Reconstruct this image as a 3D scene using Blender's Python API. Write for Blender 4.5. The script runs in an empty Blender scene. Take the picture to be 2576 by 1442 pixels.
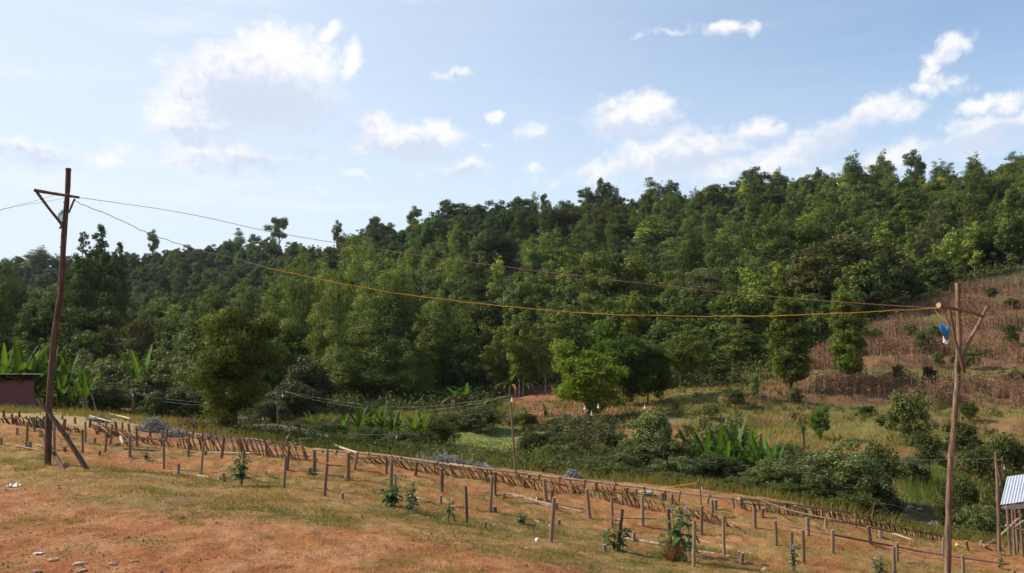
import bpy, math, random
import numpy as np
from mathutils import Vector, Matrix
R = math.radians
SC = bpy.context.scene
COL = SC.collection

# ------------------------------------------------------------------ camera, light, exposure
FPX, CX, CY = 2231.0, 1288.0, 721.0           # focal length and centre of a 2576 x 1442 frame
PITCH = math.atan(209.0 / FPX)
cam_d = bpy.data.cameras.new('camera'); cam = bpy.data.objects.new('camera', cam_d); COL.objects.link(cam)
cam.location = (0, 0, 0); cam.rotation_euler = (R(90) + PITCH, 0, 0)
cam_d.sensor_width = 36.0; cam_d.lens = 36.0 * FPX / 2576.0
cam_d.clip_start = 0.1; cam_d.clip_end = 6000
SC.camera = cam
SUN_AZ, SUN_EL = -78.0, 36.0                    # degrees from straight ahead (left is negative), above horizon
sd = bpy.data.lights.new('sun', 'SUN'); so = bpy.data.objects.new('sun', sd); COL.objects.link(so)
sd.energy = 5.0; sd.angle = R(0.55); sd.color = (1.0, 0.925, 0.80)
sdir = Vector((math.sin(R(SUN_AZ)) * math.cos(R(SUN_EL)), math.cos(R(SUN_AZ)) * math.cos(R(SUN_EL)), math.sin(R(SUN_EL))))
so.rotation_euler = sdir.to_track_quat('Z', 'Y').to_euler()
SC.view_settings.view_transform = 'Standard'; SC.view_settings.look = 'None'
SC.view_settings.gamma = 1.0; SC.view_settings.exposure = 0.36
SC.cycles.max_bounces = 6; SC.cycles.diffuse_bounces = 2; SC.cycles.transmission_bounces = 3
SC.cycles.use_denoising = True; SC.cycles.use_adaptive_sampling = False

def ray(u, v):
    a, b = (u - CX) / FPX, (CY - v) / FPX
    return np.array([a, math.cos(PITCH) - b * math.sin(PITCH), math.sin(PITCH) + b * math.cos(PITCH)])
def at(u, v, Y):
    d = ray(u, v); return Vector(d * (Y / d[1]))
def proj(P):
    P = np.asarray(P, float)
    yc = P[..., 1] * math.cos(PITCH) + P[..., 2] * math.sin(PITCH)
    zc = -P[..., 1] * math.sin(PITCH) + P[..., 2] * math.cos(PITCH)
    yc = np.maximum(yc, 0.01)
    return CX + FPX * P[..., 0] / yc, CY - FPX * zc / yc

# ------------------------------------------------------------------ world: sky texture with clouds
W = bpy.data.worlds.new('World'); SC.world = W; W.use_nodes = True
nt = W.node_tree; nt.nodes.clear()
def N(t, **k):
    n = nt.nodes.new(t)
    for a, b in k.items(): setattr(n, a, b)
    return n
def L(a, b): nt.links.new(a, b)
def math_n(op, a, b=None, clamp=False):
    n = N('ShaderNodeMath', operation=op, use_clamp=clamp)
    for i, x in enumerate((a, b)):
        if x is None: continue
        if isinstance(x, (int, float)): n.inputs[i].default_value = x
        else: L(x, n.inputs[i])
    return n.outputs[0]
sky = N('ShaderNodeTexSky', sky_type='NISHITA', sun_disc=False)
sky.sun_elevation = R(SUN_EL); sky.sun_rotation = R(SUN_AZ); sky.altitude = 1600
sky.air_density = 1.25; sky.dust_density = 1.8; sky.ozone_density = 1.2
tc = N('ShaderNodeTexCoord'); sx = N('ShaderNodeSeparateXYZ'); L(tc.outputs['Generated'], sx.inputs[0])
az = math_n('ARCTAN2', sx.outputs[0], sx.outputs[1]); el = math_n('ARCSINE', sx.outputs[2])
azd = math_n('MULTIPLY', az, 57.2958); eld = math_n('MULTIPLY', el, 57.2958)
cv = N('ShaderNodeCombineXYZ'); L(azd, cv.inputs[0]); L(eld, cv.inputs[1])
nz = N('ShaderNodeTexNoise'); nz.inputs['Scale'].default_value = 0.42; nz.inputs['Detail'].default_value = 7; nz.inputs['Roughness'].default_value = 0.62
L(cv.outputs[0], nz.inputs['Vector'])
nz2 = N('ShaderNodeTexNoise'); nz2.inputs['Scale'].default_value = 1.5; nz2.inputs['Detail'].default_value = 4; nz2.inputs['Roughness'].default_value = 0.55
L(cv.outputs[0], nz2.inputs['Vector'])
wrp = N('ShaderNodeTexNoise'); wrp.inputs['Scale'].default_value = 0.7; wrp.inputs['Detail'].default_value = 4
L(cv.outputs[0], wrp.inputs['Vector'])
vs = N('ShaderNodeVectorMath', operation='SUBTRACT'); L(wrp.outputs['Color'], vs.inputs[0]); vs.inputs[1].default_value = (0.5, 0.5, 0.5)
vm = N('ShaderNodeVectorMath', operation='SCALE'); L(vs.outputs[0], vm.inputs[0]); vm.inputs['Scale'].default_value = 1.7
va = N('ShaderNodeVectorMath', operation='ADD'); L(cv.outputs[0], va.inputs[0]); L(vm.outputs[0], va.inputs[1])
def dirang(u, v):
    d = ray(u, v); d = d / np.linalg.norm(d)
    return math.degrees(math.atan2(d[0], d[1])), math.degrees(math.asin(d[2]))
def blob_field(blobs, src):
    out = None
    for (u, v, a, b, rot, gain) in blobs:
        ca, ce = dirang(u, v)
        m = N('ShaderNodeMapping', vector_type='TEXTURE')
        m.inputs['Location'].default_value = (ca, ce, 0); m.inputs['Rotation'].default_value = (0, 0, R(rot))
        m.inputs['Scale'].default_value = (a / 32.0, b / 30.0, 1)
        L(src, m.inputs[0])
        ln = N('ShaderNodeVectorMath', operation='LENGTH'); L(m.outputs[0], ln.inputs[0])
        mr = N('ShaderNodeMapRange'); mr.inputs[1].default_value = 0; mr.inputs[2].default_value = 1.5
        mr.inputs[3].default_value = gain; mr.inputs[4].default_value = 0; L(ln.outputs['Value'], mr.inputs[0])
        out = mr.outputs[0] if out is None else math_n('MAXIMUM', out, mr.outputs[0])
    return out
CLOUD = [  # u, v, half width, half height, tilt, density
    (700,145,120,70,0,1),(600,185,130,65,10,1),(515,235,105,75,25,1),(445,300,70,60,40,.95),(785,165,60,60,-20,.95),(826,92,46,17,42,.85),
    (880,158,20,44,-20,.85),(640,230,200,80,0,1),(410,325,45,24,0,.8),(560,318,110,32,0,.75),(760,240,110,70,0,.7),(850,150,25,15,0,.6),
    (600,395,215,42,0,.72),(450,400,90,30,0,.7),(280,400,75,40,15,.6),(70,378,95,30,-5,.75),(750,395,90,30,0,.6),
    (955,328,55,38,0,.95),(1010,360,125,42,-5,.9),(1105,345,62,34,0,.9),(905,380,50,18,0,.75),
    (1150,430,105,32,5,.66),(1180,412,40,18,0,.7),(890,437,45,13,0,.62),(800,478,58,16,0,.5),(1248,290,24,15,-20,.75),(1345,342,52,34,0,.68),(1222,363,15,9,0,.5),(1340,430,42,22,0,.5),
    (1600,295,105,46,5,1),(1635,268,62,34,0,1),(1560,310,70,30,0,.9),(1690,350,60,34,35,.85),(1640,395,110,32,18,.85),(1760,368,85,36,10,.8),(1905,330,66,28,0,.9),(1560,420,130,26,8,.7),(1850,365,100,35,0,.6),
    (2180,290,100,32,20,.9),(2090,345,110,36,22,.85),(2270,278,60,22,15,.8),(1990,385,110,30,12,.75),(2300,280,30,12,50,.7),
    (2510,262,80,20,5,.8),(2480,325,130,28,14,.8),(2570,300,70,24,5,.8),(2330,345,90,20,0,.45),
    (2388,128,52,24,38,.9),(2345,168,40,22,55,.85),(2332,215,34,24,0,.8),(2370,215,60,20,0,.55),
    (1822,70,52,18,0,.85),(1880,74,45,15,0,.75),(1690,76,75,13,8,.52),(1600,95,55,12,14,.45),(1142,189,68,13,2,.58),
    (2050,430,500,26,3,.5),(1500,455,400,24,2,.42),(1850,405,160,34,8,.7),(2290,390,220,44,10,.62),(1700,430,200,34,6,.6),(1990,385,150,44,14,.8),(2480,345,150,44,12,.75),(1640,395,150,44,14,.85)]
WISP = [(500,40,170,40,6,.75),(470,75,150,28,4,.7),(60,180,150,26,0,.55),(230,170,160,30,0,.5),(1040,14,40,8,0,.5),(560,15,190,25,10,.6),(300,190,140,20,0,.5),(120,245,60,12,0,.45),
        (200,470,420,50,0,.75),(700,510,500,45,0,.6),(1100,210,300,20,6,.25),(560,440,320,40,0,.7),(1950,60,80,8,10,.3)]
SHADE = [(700,290,190,80,-10,1),(760,330,150,60,0,1),(600,280,110,50,0,.7),(520,345,120,25,0,.8),(1050,385,130,30,0,.9),(960,375,70,25,0,.7),(1610,325,110,28,0,.9),(1650,310,60,24,0,.6),(1180,450,100,22,0,.8),
         (640,420,200,26,0,.7),(1350,365,55,22,0,.7),(70,400,90,22,0,.8),(1930,350,60,18,0,.8),(2150,350,150,40,15,.8),(1720,410,160,36,8,.7),(2500,350,140,26,10,.8),(2380,150,40,16,40,.5),(1850,82,70,8,0,.6)]
fld = blob_field(CLOUD, va.outputs[0])
nsum = math_n('ADD', math_n('MULTIPLY', math_n('SUBTRACT', nz.outputs['Fac'], 0.5), 0.80), math_n('MULTIPLY', math_n('SUBTRACT', nz2.outputs['Fac'], 0.5), 0.5))
dens = math_n('ADD', fld, nsum)
cm = N('ShaderNodeMapRange', interpolation_type='SMOOTHSTEP'); cm.inputs[1].default_value = 0.22; cm.inputs[2].default_value = 0.70; L(dens, cm.inputs[0])
wf = blob_field(WISP, va.outputs[0])
ws = N('ShaderNodeMapping'); ws.inputs['Scale'].default_value = (0.25, 1.5, 1); ws.inputs['Rotation'].default_value = (0, 0, R(-8)); L(cv.outputs[0], ws.inputs[0])
wn = N('ShaderNodeTexNoise'); wn.inputs['Scale'].default_value = 0.6; wn.inputs['Detail'].default_value = 5; L(ws.outputs[0], wn.inputs['Vector'])
wm = N('ShaderNodeMapRange', interpolation_type='SMOOTHSTEP'); wm.inputs[1].default_value = 0.25; wm.inputs[2].default_value = 1.05; wm.inputs[4].default_value = 0.55
L(math_n('ADD', wf, math_n('MULTIPLY', math_n('SUBTRACT', wn.outputs['Fac'], 0.5), 0.9)), wm.inputs[0])
mask = math_n('MAXIMUM', math_n('MULTIPLY', cm.outputs[0], 0.97), wm.outputs[0])
sf = blob_field(SHADE, va.outputs[0])
sm = N('ShaderNodeMapRange', interpolation_type='SMOOTHSTEP'); sm.inputs[1].default_value = 0.12; sm.inputs[2].default_value = 0.62
L(math_n('ADD', sf, math_n('MULTIPLY', math_n('SUBTRACT', nz2.outputs['Fac'], 0.5), 0.7)), sm.inputs[0])
ccol = N('ShaderNodeMix', data_type='RGBA'); L(sm.outputs[0], ccol.inputs['Factor'])
ccol.inputs['A'].default_value = (0.97, 0.96, 0.97, 1); ccol.inputs['B'].default_value = (0.66, 0.73, 0.88, 1)
b1 = N('ShaderNodeBackground'); L(sky.outputs[0], b1.inputs[0]); b1.inputs[1].default_value = 0.15
b2 = N('ShaderNodeBackground'); L(ccol.outputs['Result'], b2.inputs[0]); b2.inputs[1].default_value = 0.82
def mrange(x, a, b, c, d):
    n = N('ShaderNodeMapRange', interpolation_type='SMOOTHSTEP')
    for i, q in enumerate((a, b, c, d)): n.inputs[i + 1].default_value = q
    L(x, n.inputs[0]); return n.outputs[0]
va_ = mrange(azd, -36, 38, 0.82, 0.05); vh_ = mrange(eld, 0, 21, 0.85, 0.0)      # thin high veil, thickest toward the sun and the horizon
veil = math_n('SUBTRACT', 1.0, math_n('MULTIPLY', math_n('SUBTRACT', 1.0, va_), math_n('SUBTRACT', 1.0, vh_)))
veil = math_n('MULTIPLY', veil, mrange(eld, 26, 70, 1.0, 0.3)); veil = math_n('ADD', veil, math_n('MULTIPLY', math_n('SUBTRACT', wn.outputs['Fac'], 0.5), 0.16), True)
b3 = N('ShaderNodeBackground'); b3.inputs[0].default_value = (0.80, 0.89, 1.0, 1); b3.inputs[1].default_value = 0.78
mv = N('ShaderNodeMixShader'); L(veil, mv.inputs[0]); L(b1.outputs[0], mv.inputs[1]); L(b3.outputs[0], mv.inputs[2])
mx = N('ShaderNodeMixShader'); L(mask, mx.inputs[0]); L(mv.outputs[0], mx.inputs[1]); L(b2.outputs[0], mx.inputs[2])
wo = N('ShaderNodeOutputWorld'); L(mx.outputs[0], wo.inputs[0])

# ------------------------------------------------------------------ numpy noise and mesh helpers
def _hash(ix, iy, s):
    h = (ix.astype(np.int64) * 374761393 + iy.astype(np.int64) * 668265263 + s * 974634777) & 0xFFFFFFFF
    h = ((h ^ (h >> 13)) * 1274126177) & 0xFFFFFFFF
    return ((h ^ (h >> 16)) & 0xFFFF) / 65535.0
def vnoise(x, y, s=0):
    x = np.asarray(x, float); y = np.asarray(y, float)
    ix, iy = np.floor(x), np.floor(y); fx, fy = x - ix, y - iy
    fx = fx * fx * (3 - 2 * fx); fy = fy * fy * (3 - 2 * fy)
    a = _hash(ix, iy, s); b = _hash(ix + 1, iy, s); c = _hash(ix, iy + 1, s); d = _hash(ix + 1, iy + 1, s)
    return (a * (1 - fx) + b * fx) * (1 - fy) + (c * (1 - fx) + d * fx) * fy
def fbm(x, y, s=0, o=4):
    t, a, n = 0, 0.5, 0
    for i in range(o):
        t = t + a * vnoise(x * 2 ** i, y * 2 ** i, s + i * 17); n += a; a *= 0.55
    return t / n
def sstep(a, b, x):
    t = np.clip((x - a) / (b - a), 0, 1); return t * t * (3 - 2 * t)
def unit(a): return a / np.maximum(np.linalg.norm(a, axis=-1, keepdims=True), 1e-9)

class MB:
    """collects shapes and links them as one mesh object"""
    def __init__(s): s.v = []; s.f = {3: [], 4: []}; s.m = {3: [], 4: []}; s.t = {3: [], 4: []}; s.n = 0; s.smooth = False
    def add(s, v, f, mat=0, tint=0.5):
        v = np.asarray(v, float).reshape(-1, 3); f = np.asarray(f, np.int64); k = f.shape[1]
        s.v.append(v); s.f[k].append(f + s.n); s.n += len(v)
        s.m[k].append(np.full(len(f), mat, np.int32))
        s.t[k].append(np.broadcast_to(np.asarray(tint, np.float32), (len(f),)).copy())
        return s
    def tube(s, path, rad, sides=8, mat=0, tint=0.5, cap=True):
        P = np.array([tuple(p) for p in path], float); n = len(P)
        r = np.broadcast_to(np.asarray(rad, float), (n,))
        T = np.gradient(P, axis=0); T = unit(T)
        ref = np.array([1.0, 0, 0]) if abs(T[0][0]) < 0.8 else np.array([0, 1.0, 0])
        a = np.cross(T[0], ref); a /= np.linalg.norm(a)
        ang = np.arange(sides) * 2 * math.pi / sides
        V = []
        for i in range(n):
            a = a - T[i] * a.dot(T[i]); a /= np.linalg.norm(a); b = np.cross(T[i], a)
            V.append(P[i] + r[i] * (np.cos(ang)[:, None] * a + np.sin(ang)[:, None] * b))
        V = np.concatenate(V)
        i, j = np.meshgrid(np.arange(n - 1), np.arange(sides), indexing='ij')
        j2 = (j + 1) % sides
        F = np.stack([i * sides + j, i * sides + j2, (i + 1) * sides + j2, (i + 1) * sides + j], -1).reshape(-1, 4)
        s.add(V, F, mat, tint)
        if cap:
            for k, c in ((0, P[0]), (n - 1, P[-1])):
                ring = V[k * sides:(k + 1) * sides]
                vv = np.vstack([ring, c + (P[-1] - P[-2] if k else P[0] - P[1]) * 0.002])
                ff = [((q + 1) % sides, q, sides) if k == 0 else (q, (q + 1) % sides, sides) for q in range(sides)]
                s.add(vv, ff, mat, 1.0 if cap == 'cut' else tint)
        return s
    def quads(s, Q, mat=0, tint=0.5):
        Q = np.asarray(Q, float); n = len(Q)
        return s.add(Q.reshape(-1, 3), np.arange(n * 4).reshape(n, 4), mat, tint)
    def tris(s, Q, mat=0, tint=0.5):
        Q = np.asarray(Q, float); n = len(Q)
        return s.add(Q.reshape(-1, 3), np.arange(n * 3).reshape(n, 3), mat, tint)
    def mesh(s, name, mats):
        me = bpy.data.meshes.new(name)
        V = np.concatenate(s.v) if s.v else np.zeros((0, 3))
        idx, mi, ti, st, cnt = [], [], [], [], 0
        for k in (3, 4):
            if s.f[k]:
                F = np.concatenate(s.f[k]); idx.append(F.ravel()); mi.append(np.concatenate(s.m[k])); ti.append(np.concatenate(s.t[k]))
                st.append(cnt + np.arange(len(F)) * k); cnt += F.size
        idx = np.concatenate(idx); st = np.concatenate(st)
        me.vertices.add(len(V)); me.vertices.foreach_set('co', V.astype(np.float32).ravel())
        me.loops.add(len(idx)); me.loops.foreach_set('vertex_index', idx.astype(np.int32))
        me.polygons.add(len(st)); me.polygons.foreach_set('loop_start', st.astype(np.int32))
        me.polygons.foreach_set('material_index', np.concatenate(mi).astype(np.int32))
        me.polygons.foreach_set('use_smooth', np.full(len(st), s.smooth))
        a = me.attributes.new('tint', 'FLOAT', 'FACE'); a.data.foreach_set('value', np.concatenate(ti).astype(np.float32))
        for m in (mats if isinstance(mats, (list, tuple)) else [mats]): me.materials.append(m)
        me.update(calc_edges=True); me.validate()
        return me
    def build(s, name, mats, parent=None, loc=None):
        o = bpy.data.objects.new(name, s.mesh(name, mats)); COL.objects.link(o)
        if parent is not None: o.parent = parent
        if loc is not None: o.location = loc
        return o
def tag(o, label=None, cat=None, group=None, kind=None):
    if label: o['label'] = label
    if cat: o['category'] = cat
    if group: o['group'] = group
    if kind: o['kind'] = kind
    return o
def empty(name, loc=(0, 0, 0), label=None, cat=None, group=None):
    o = bpy.data.objects.new(name, None); COL.objects.link(o); o.location = loc
    return tag(o, label, cat, group)
def inst(name, me, loc, rz=0, sc=(1, 1, 1), color=None, parent=None, rot=None):
    o = bpy.data.objects.new(name, me); COL.objects.link(o); o.location = loc
    o.rotation_euler = rot if rot else (0, 0, rz); o.scale = sc
    if color: o.color = (*color, 1)
    if parent is not None: o.parent = parent
    return o

# ------------------------------------------------------------------ materials
def mat_new(name):
    m = bpy.data.materials.new(name); m.use_nodes = True; t = m.node_tree; t.nodes.clear()
    out = t.nodes.new('ShaderNodeOutputMaterial'); return m, t, out
def add(t, ty, **k):
    n = t.nodes.new(ty)
    for a, b in k.items():
        if a.startswith('i_'): n.inputs[a[2:].replace('_', ' ')].default_value = b
        else: setattr(n, a, b)
    return n
def leaf_mat(name, dark, light, transl=0.35, spec=0.25, rough=0.5, gain=1.0):
    spec *= 0.35; rough = min(1.0, rough + 0.15)
    m, t, out = mat_new(name)
    at_ = add(t, 'ShaderNodeAttribute', attribute_name='tint')
    oi = add(t, 'ShaderNodeObjectInfo')
    mix = add(t, 'ShaderNodeMix', data_type='RGBA'); mix.inputs['A'].default_value = (*dark, 1); mix.inputs['B'].default_value = (*light, 1)
    t.links.new(at_.outputs['Fac'], mix.inputs['Factor'])
    mul = add(t, 'ShaderNodeMix', data_type='RGBA', blend_type='MULTIPLY'); mul.inputs['Factor'].default_value = 1
    t.links.new(mix.outputs['Result'], mul.inputs['A']); t.links.new(oi.outputs['Color'], mul.inputs['B'])
    p = add(t, 'ShaderNodeBsdfPrincipled'); p.inputs['Roughness'].default_value = rough; p.inputs['Specular IOR Level'].default_value = spec
    t.links.new(mul.outputs['Result'], p.inputs['Base Color'])
    tr = add(t, 'ShaderNodeBsdfTranslucent')
    br = add(t, 'ShaderNodeMix', data_type='RGBA', blend_type='MULTIPLY'); br.inputs['Factor'].default_value = 1
    t.links.new(mul.outputs['Result'], br.inputs['A']); br.inputs['B'].default_value = (1.5, 1.5, 0.6, 1)
    t.links.new(br.outputs['Result'], tr.inputs['Color'])
    ms = add(t, 'ShaderNodeMixShader'); ms.inputs[0].default_value = transl
    t.links.new(p.outputs[0], ms.inputs[1]); t.links.new(tr.outputs[0], ms.inputs[2]); t.links.new(ms.outputs[0], out.inputs[0])
    return m
def wood_mat(name, c1, c2, end=None, scale=(30, 30, 4), rough=0.85, bump=0.4):
    m, t, out = mat_new(name)
    tcn = add(t, 'ShaderNodeTexCoord'); mp = add(t, 'ShaderNodeMapping'); mp.inputs['Scale'].default_value = scale
    oi = add(t, 'ShaderNodeObjectInfo')
    ad = add(t, 'ShaderNodeVectorMath', operation='ADD'); t.links.new(tcn.outputs['Object'], ad.inputs[0]); t.links.new(oi.outputs['Random'], ad.inputs[1])
    t.links.new(ad.outputs[0], mp.inputs[0])
    n = add(t, 'ShaderNodeTexNoise'); n.inputs['Scale'].default_value = 1; n.inputs['Detail'].default_value = 6; n.inputs['Roughness'].default_value = 0.7
    t.links.new(mp.outputs[0], n.inputs['Vector'])
    cr = add(t, 'ShaderNodeValToRGB'); cr.color_ramp.elements[0].position = 0.38; cr.color_ramp.elements[1].position = 0.62
    cr.color_ramp.elements[0].color = (*c1, 1); cr.color_ramp.elements[1].color = (*c2, 1)
    t.links.new(n.outputs['Fac'], cr.inputs[0])
    mul = add(t, 'ShaderNodeMix', data_type='RGBA', blend_type='MULTIPLY'); mul.inputs['Factor'].default_value = 1
    t.links.new(cr.outputs[0], mul.inputs['A']); t.links.new(oi.outputs['Color'], mul.inputs['B'])
    p = add(t, 'ShaderNodeBsdfPrincipled'); p.inputs['Roughness'].default_value = rough; p.inputs['Specular IOR Level'].default_value = 0.2
    if end:
        atn = add(t, 'ShaderNodeAttribute', attribute_name='tint')
        gt = add(t, 'ShaderNodeMath', operation='GREATER_THAN'); gt.inputs[1].default_value = 0.95; t.links.new(atn.outputs['Fac'], gt.inputs[0])
        m2 = add(t, 'ShaderNodeMix', data_type='RGBA'); t.links.new(gt.outputs[0], m2.inputs['Factor']); t.links.new(mul.outputs['Result'], m2.inputs['A']); m2.inputs['B'].default_value = (*end, 1)
        t.links.new(m2.outputs['Result'], p.inputs['Base Color'])
    else: t.links.new(mul.outputs['Result'], p.inputs['Base Color'])
    b = add(t, 'ShaderNodeBump'); b.inputs['Strength'].default_value = bump; b.inputs['Distance'].default_value = 0.01
    t.links.new(n.outputs['Fac'], b.inputs['Height']); t.links.new(b.outputs[0], p.inputs['Normal'])
    t.links.new(p.outputs[0], out.inputs[0]); return m
def plain(name, c, rough=0.6, metal=0.0, noise=0.15, scale=8, spec=0.4):
    m, t, out = mat_new(name)
    tcn = add(t, 'ShaderNodeTexCoord'); n = add(t, 'ShaderNodeTexNoise'); n.inputs['Scale'].default_value = scale; n.inputs['Detail'].default_value = 5
    t.links.new(tcn.outputs['Object'], n.inputs['Vector'])
    mix = add(t, 'ShaderNodeMix', data_type='RGBA'); mix.inputs['A'].default_value = (*[x * (1 - noise) for x in c], 1); mix.inputs['B'].default_value = (*[min(1, x * (1 + noise)) for x in c], 1)
    t.links.new(n.outputs['Fac'], mix.inputs['Factor'])
    p = add(t, 'ShaderNodeBsdfPrincipled'); p.inputs['Roughness'].default_value = rough; p.inputs['Metallic'].default_value = metal; p.inputs['Specular IOR Level'].default_value = spec
    t.links.new(mix.outputs['Result'], p.inputs['Base Color']); t.links.new(p.outputs[0], out.inputs[0]); return m

M = {}
M['euc'] = leaf_mat('eucalyptus_leaf', (0.042, 0.066, 0.019), (0.245, 0.285, 0.062), 0.22)
M['broad'] = leaf_mat('broad_leaf', (0.023, 0.042, 0.014), (0.160, 0.198, 0.044), 0.18)
M['glossy'] = leaf_mat('glossy_leaf', (0.050, 0.068, 0.024), (0.175, 0.185, 0.068), 0.25, 0.5, 0.38)
M['bright'] = leaf_mat('bright_leaf', (0.060, 0.105, 0.020), (0.180, 0.240, 0.045), 0.40)
M['brown'] = leaf_mat('brownish_leaf', (0.040, 0.050, 0.020), (0.165, 0.165, 0.065), 0.25)
M['ensete'] = leaf_mat('banana_leaf', (0.030, 0.070, 0.014), (0.110, 0.180, 0.028), 0.42, 0.4, 0.4)
M['weed'] = leaf_mat('weed_leaf', (0.045, 0.085, 0.030), (0.130, 0.180, 0.075), 0.3, 0.35, 0.5)
M['grass'] = leaf_mat('grass_blade', (0.072, 0.108, 0.020), (0.350, 0.225, 0.078), 0.3, 0.2, 0.6)
M['lush'] = leaf_mat('lush_grass_blade', (0.060, 0.095, 0.020), (0.185, 0.215, 0.055), 0.35, 0.2, 0.6)
M['straw'] = leaf_mat('dry_stalk', (0.095, 0.050, 0.034), (0.320, 0.195, 0.130), 0.2, 0.1, 0.8)
M['scrub'] = leaf_mat('scrub_leaf', (0.040, 0.058, 0.018), (0.150, 0.155, 0.050), 0.3)
M['netbrush'] = leaf_mat('grey_brush', (0.20, 0.19, 0.17), (0.42, 0.40, 0.37), 0.15)
M['bark'] = wood_mat('pale_bark', (0.11, 0.085, 0.06), (0.30, 0.25, 0.19), scale=(9, 9, 1.2))
M['darkbark'] = wood_mat('dark_bark', (0.035, 0.026, 0.018), (0.11, 0.085, 0.06), scale=(9, 9, 1.2))
M['post'] = wood_mat('weathered_post_wood', (0.095, 0.062, 0.043), (0.31, 0.215, 0.15), end=(0.42, 0.27, 0.16), scale=(60, 60, 6))
M['pole'] = wood_mat('pole_wood', (0.050, 0.030, 0.020), (0.150, 0.088, 0.058), end=(0.30, 0.19, 0.12), scale=(34, 34, 3))
M['rpole'] = wood_mat('light_pole_wood', (0.085, 0.052, 0.033), (0.26, 0.165, 0.108), end=(0.42, 0.28, 0.18), scale=(34, 34, 3))
M['log'] = wood_mat('peeled_log_wood', (0.22, 0.15, 0.10), (0.52, 0.40, 0.29), end=(0.5, 0.36, 0.22), scale=(20, 20, 20))
M['stick'] = wood_mat('stick_wood', (0.11, 0.06, 0.03), (0.36, 0.215, 0.105), scale=(12, 12, 12))
M['darkstick'] = wood_mat('dark_stick_wood', (0.045, 0.026, 0.016), (0.17, 0.10, 0.055), scale=(12, 12, 12))

# ------------------------------------------------------------------ terrain
CTRL = [(0,1442,7.2),(650,1442,7.2),(1300,1442,7.3),(-400,1442,7.2),(-400,1250,11.5),(0,1250,11.3),(120,1170,15),(-400,1180,15),(500,1280,10.4),(1000,1360,8.9),(900,1290,10.6),(300,1190,14.2),
 (815,1245,13),(1175,1315,11.6),(1385,1360,11),(1745,1425,10.7),(2000,1442,11.2),(2384,1470,13.3),(2700,1480,14),(2095,1390,14.5),(650,1175,17),(500,1190,15.6),(1230,1280,14.6),(1110,1240,17),(1490,1300,17),(1615,1320,16.6),
 (1900,1325,18.3),(2190,1370,18),(1665,1265,22),(1290,1190,27.5),(1100,1180,27),(900,1150,29),(2000,1280,24.5),(2480,1372,24),(2515,1397,22),(2700,1400,23),(697,1110,45),(335,1050,57),(40,1030,52),(-300,1030,50),
 (0,1060,30),(250,1085,27.5),(400,1108,27),(560,1128,27),(720,1148,26),(330,1132,22.5),(780,1150,22.5),(200,1110,22),(100,1100,22),(-300,1100,22),
 (640,1095,43),(760,1105,40),(820,1125,36),(1000,1145,36),(1150,1155,36),(900,1110,46),(1350,1165,38),(1250,1140,48),(1250,1100,57),(1400,1100,56),(1440,1140,46),(1640,1205,33),(1500,1195,34),(1800,1225,31),(2100,1283,29),(2260,1330,31.5),(2340,1338,33),(2420,1345,33),
 (2340,1290,36),(2600,1310,36),(2300,1235,41),(2450,1160,47),(2600,1160,47),(2000,1130,50),(1700,1110,50),(2300,1080,54),(2100,1080,55),(2500,1060,55),(2700,1050,55),
 (2000,985,66),(2135,962,69),(2300,1000,64),(2500,980,66),(2400,880,80),(2250,870,81),(2550,800,90),(2400,755,100),(2550,710,108),(2750,640,112),(1800,1010,62),(1650,1025,63),(1400,1025,68),(1550,1005,70),(1300,1003,80),(950,1008,85),(1100,1030,76),
 (700,1035,75),(500,1030,72),(200,1020,75),(-200,1020,75),(500,990,92),(200,985,95),(-200,990,95),
 (2560,600,150),(2500,470,260),(2000,490,285),(1500,545,310),(1000,600,340),(600,640,390),(300,668,410),(0,690,430),(-300,690,440),(2800,440,260),
 (1300,850,130),(1300,700,205),(2000,800,118),(2000,650,180),(2300,700,130),(2300,580,195),(900,830,145),(900,720,230),(500,835,170),(500,790,255),(100,855,150),(100,800,245),(-200,850,150),(-200,800,245),(300,715,345),(0,725,350),(700,690,335),(1650,850,115),(1650,650,215),(1700,940,85),(1900,900,88),
 (2500,470,400),(2000,490,420),(1500,545,450),(1000,600,480),(500,650,520),(0,690,560),(2800,440,400),(-300,700,560)]
def _key(x, y):
    th = np.clip(np.arctan2(x, y), -0.80, 0.80); rho = np.clip(np.hypot(x, y), 5.0, 560.0)
    return np.stack([th * 2.2, np.log(rho)], -1), rho
_cp = np.array([list(at(*c)) for c in CTRL])
_cp[-8:, 2] -= np.array([25, 25, 25, 25, 25, 25, 25, 25])
_extra = np.array([(-4, 3.5, -1.6), (0, 4.5, -1.6), (4, 3.5, -1.62), (-5, 5, -1.6), (6, 4, -1.9), (9, 7, -2.4)])
_cp = np.vstack([_cp, _extra])
_ck, _cr = _key(_cp[:, 0], _cp[:, 1]); _cw = _cp[:, 2] / (_cr + 8)
def _tps(d2): return np.where(d2 > 1e-12, 0.5 * d2 * np.log(np.maximum(d2, 1e-12)), 0)
_n = len(_ck); _A = np.zeros((_n + 3, _n + 3))
_A[:_n, :_n] = _tps(((_ck[:, None] - _ck[None]) ** 2).sum(-1)) + np.eye(_n) * 0.004
_A[:_n, _n:] = np.hstack([np.ones((_n, 1)), _ck]); _A[_n:, :_n] = _A[:_n, _n:].T
_sol = np.linalg.solve(_A, np.concatenate([_cw, np.zeros(3)]))
ROW = np.array([math.cos(R(-21)), math.sin(R(-21))])          # direction of the garden rows
RIVER = np.array([list(at(u, 1200, y))[:2] for u, y in ((3300, 33), (2700, 34.5), (2330, 36), (2050, 38), (1750, 40), (1450, 43), (1150, 41))])
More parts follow.
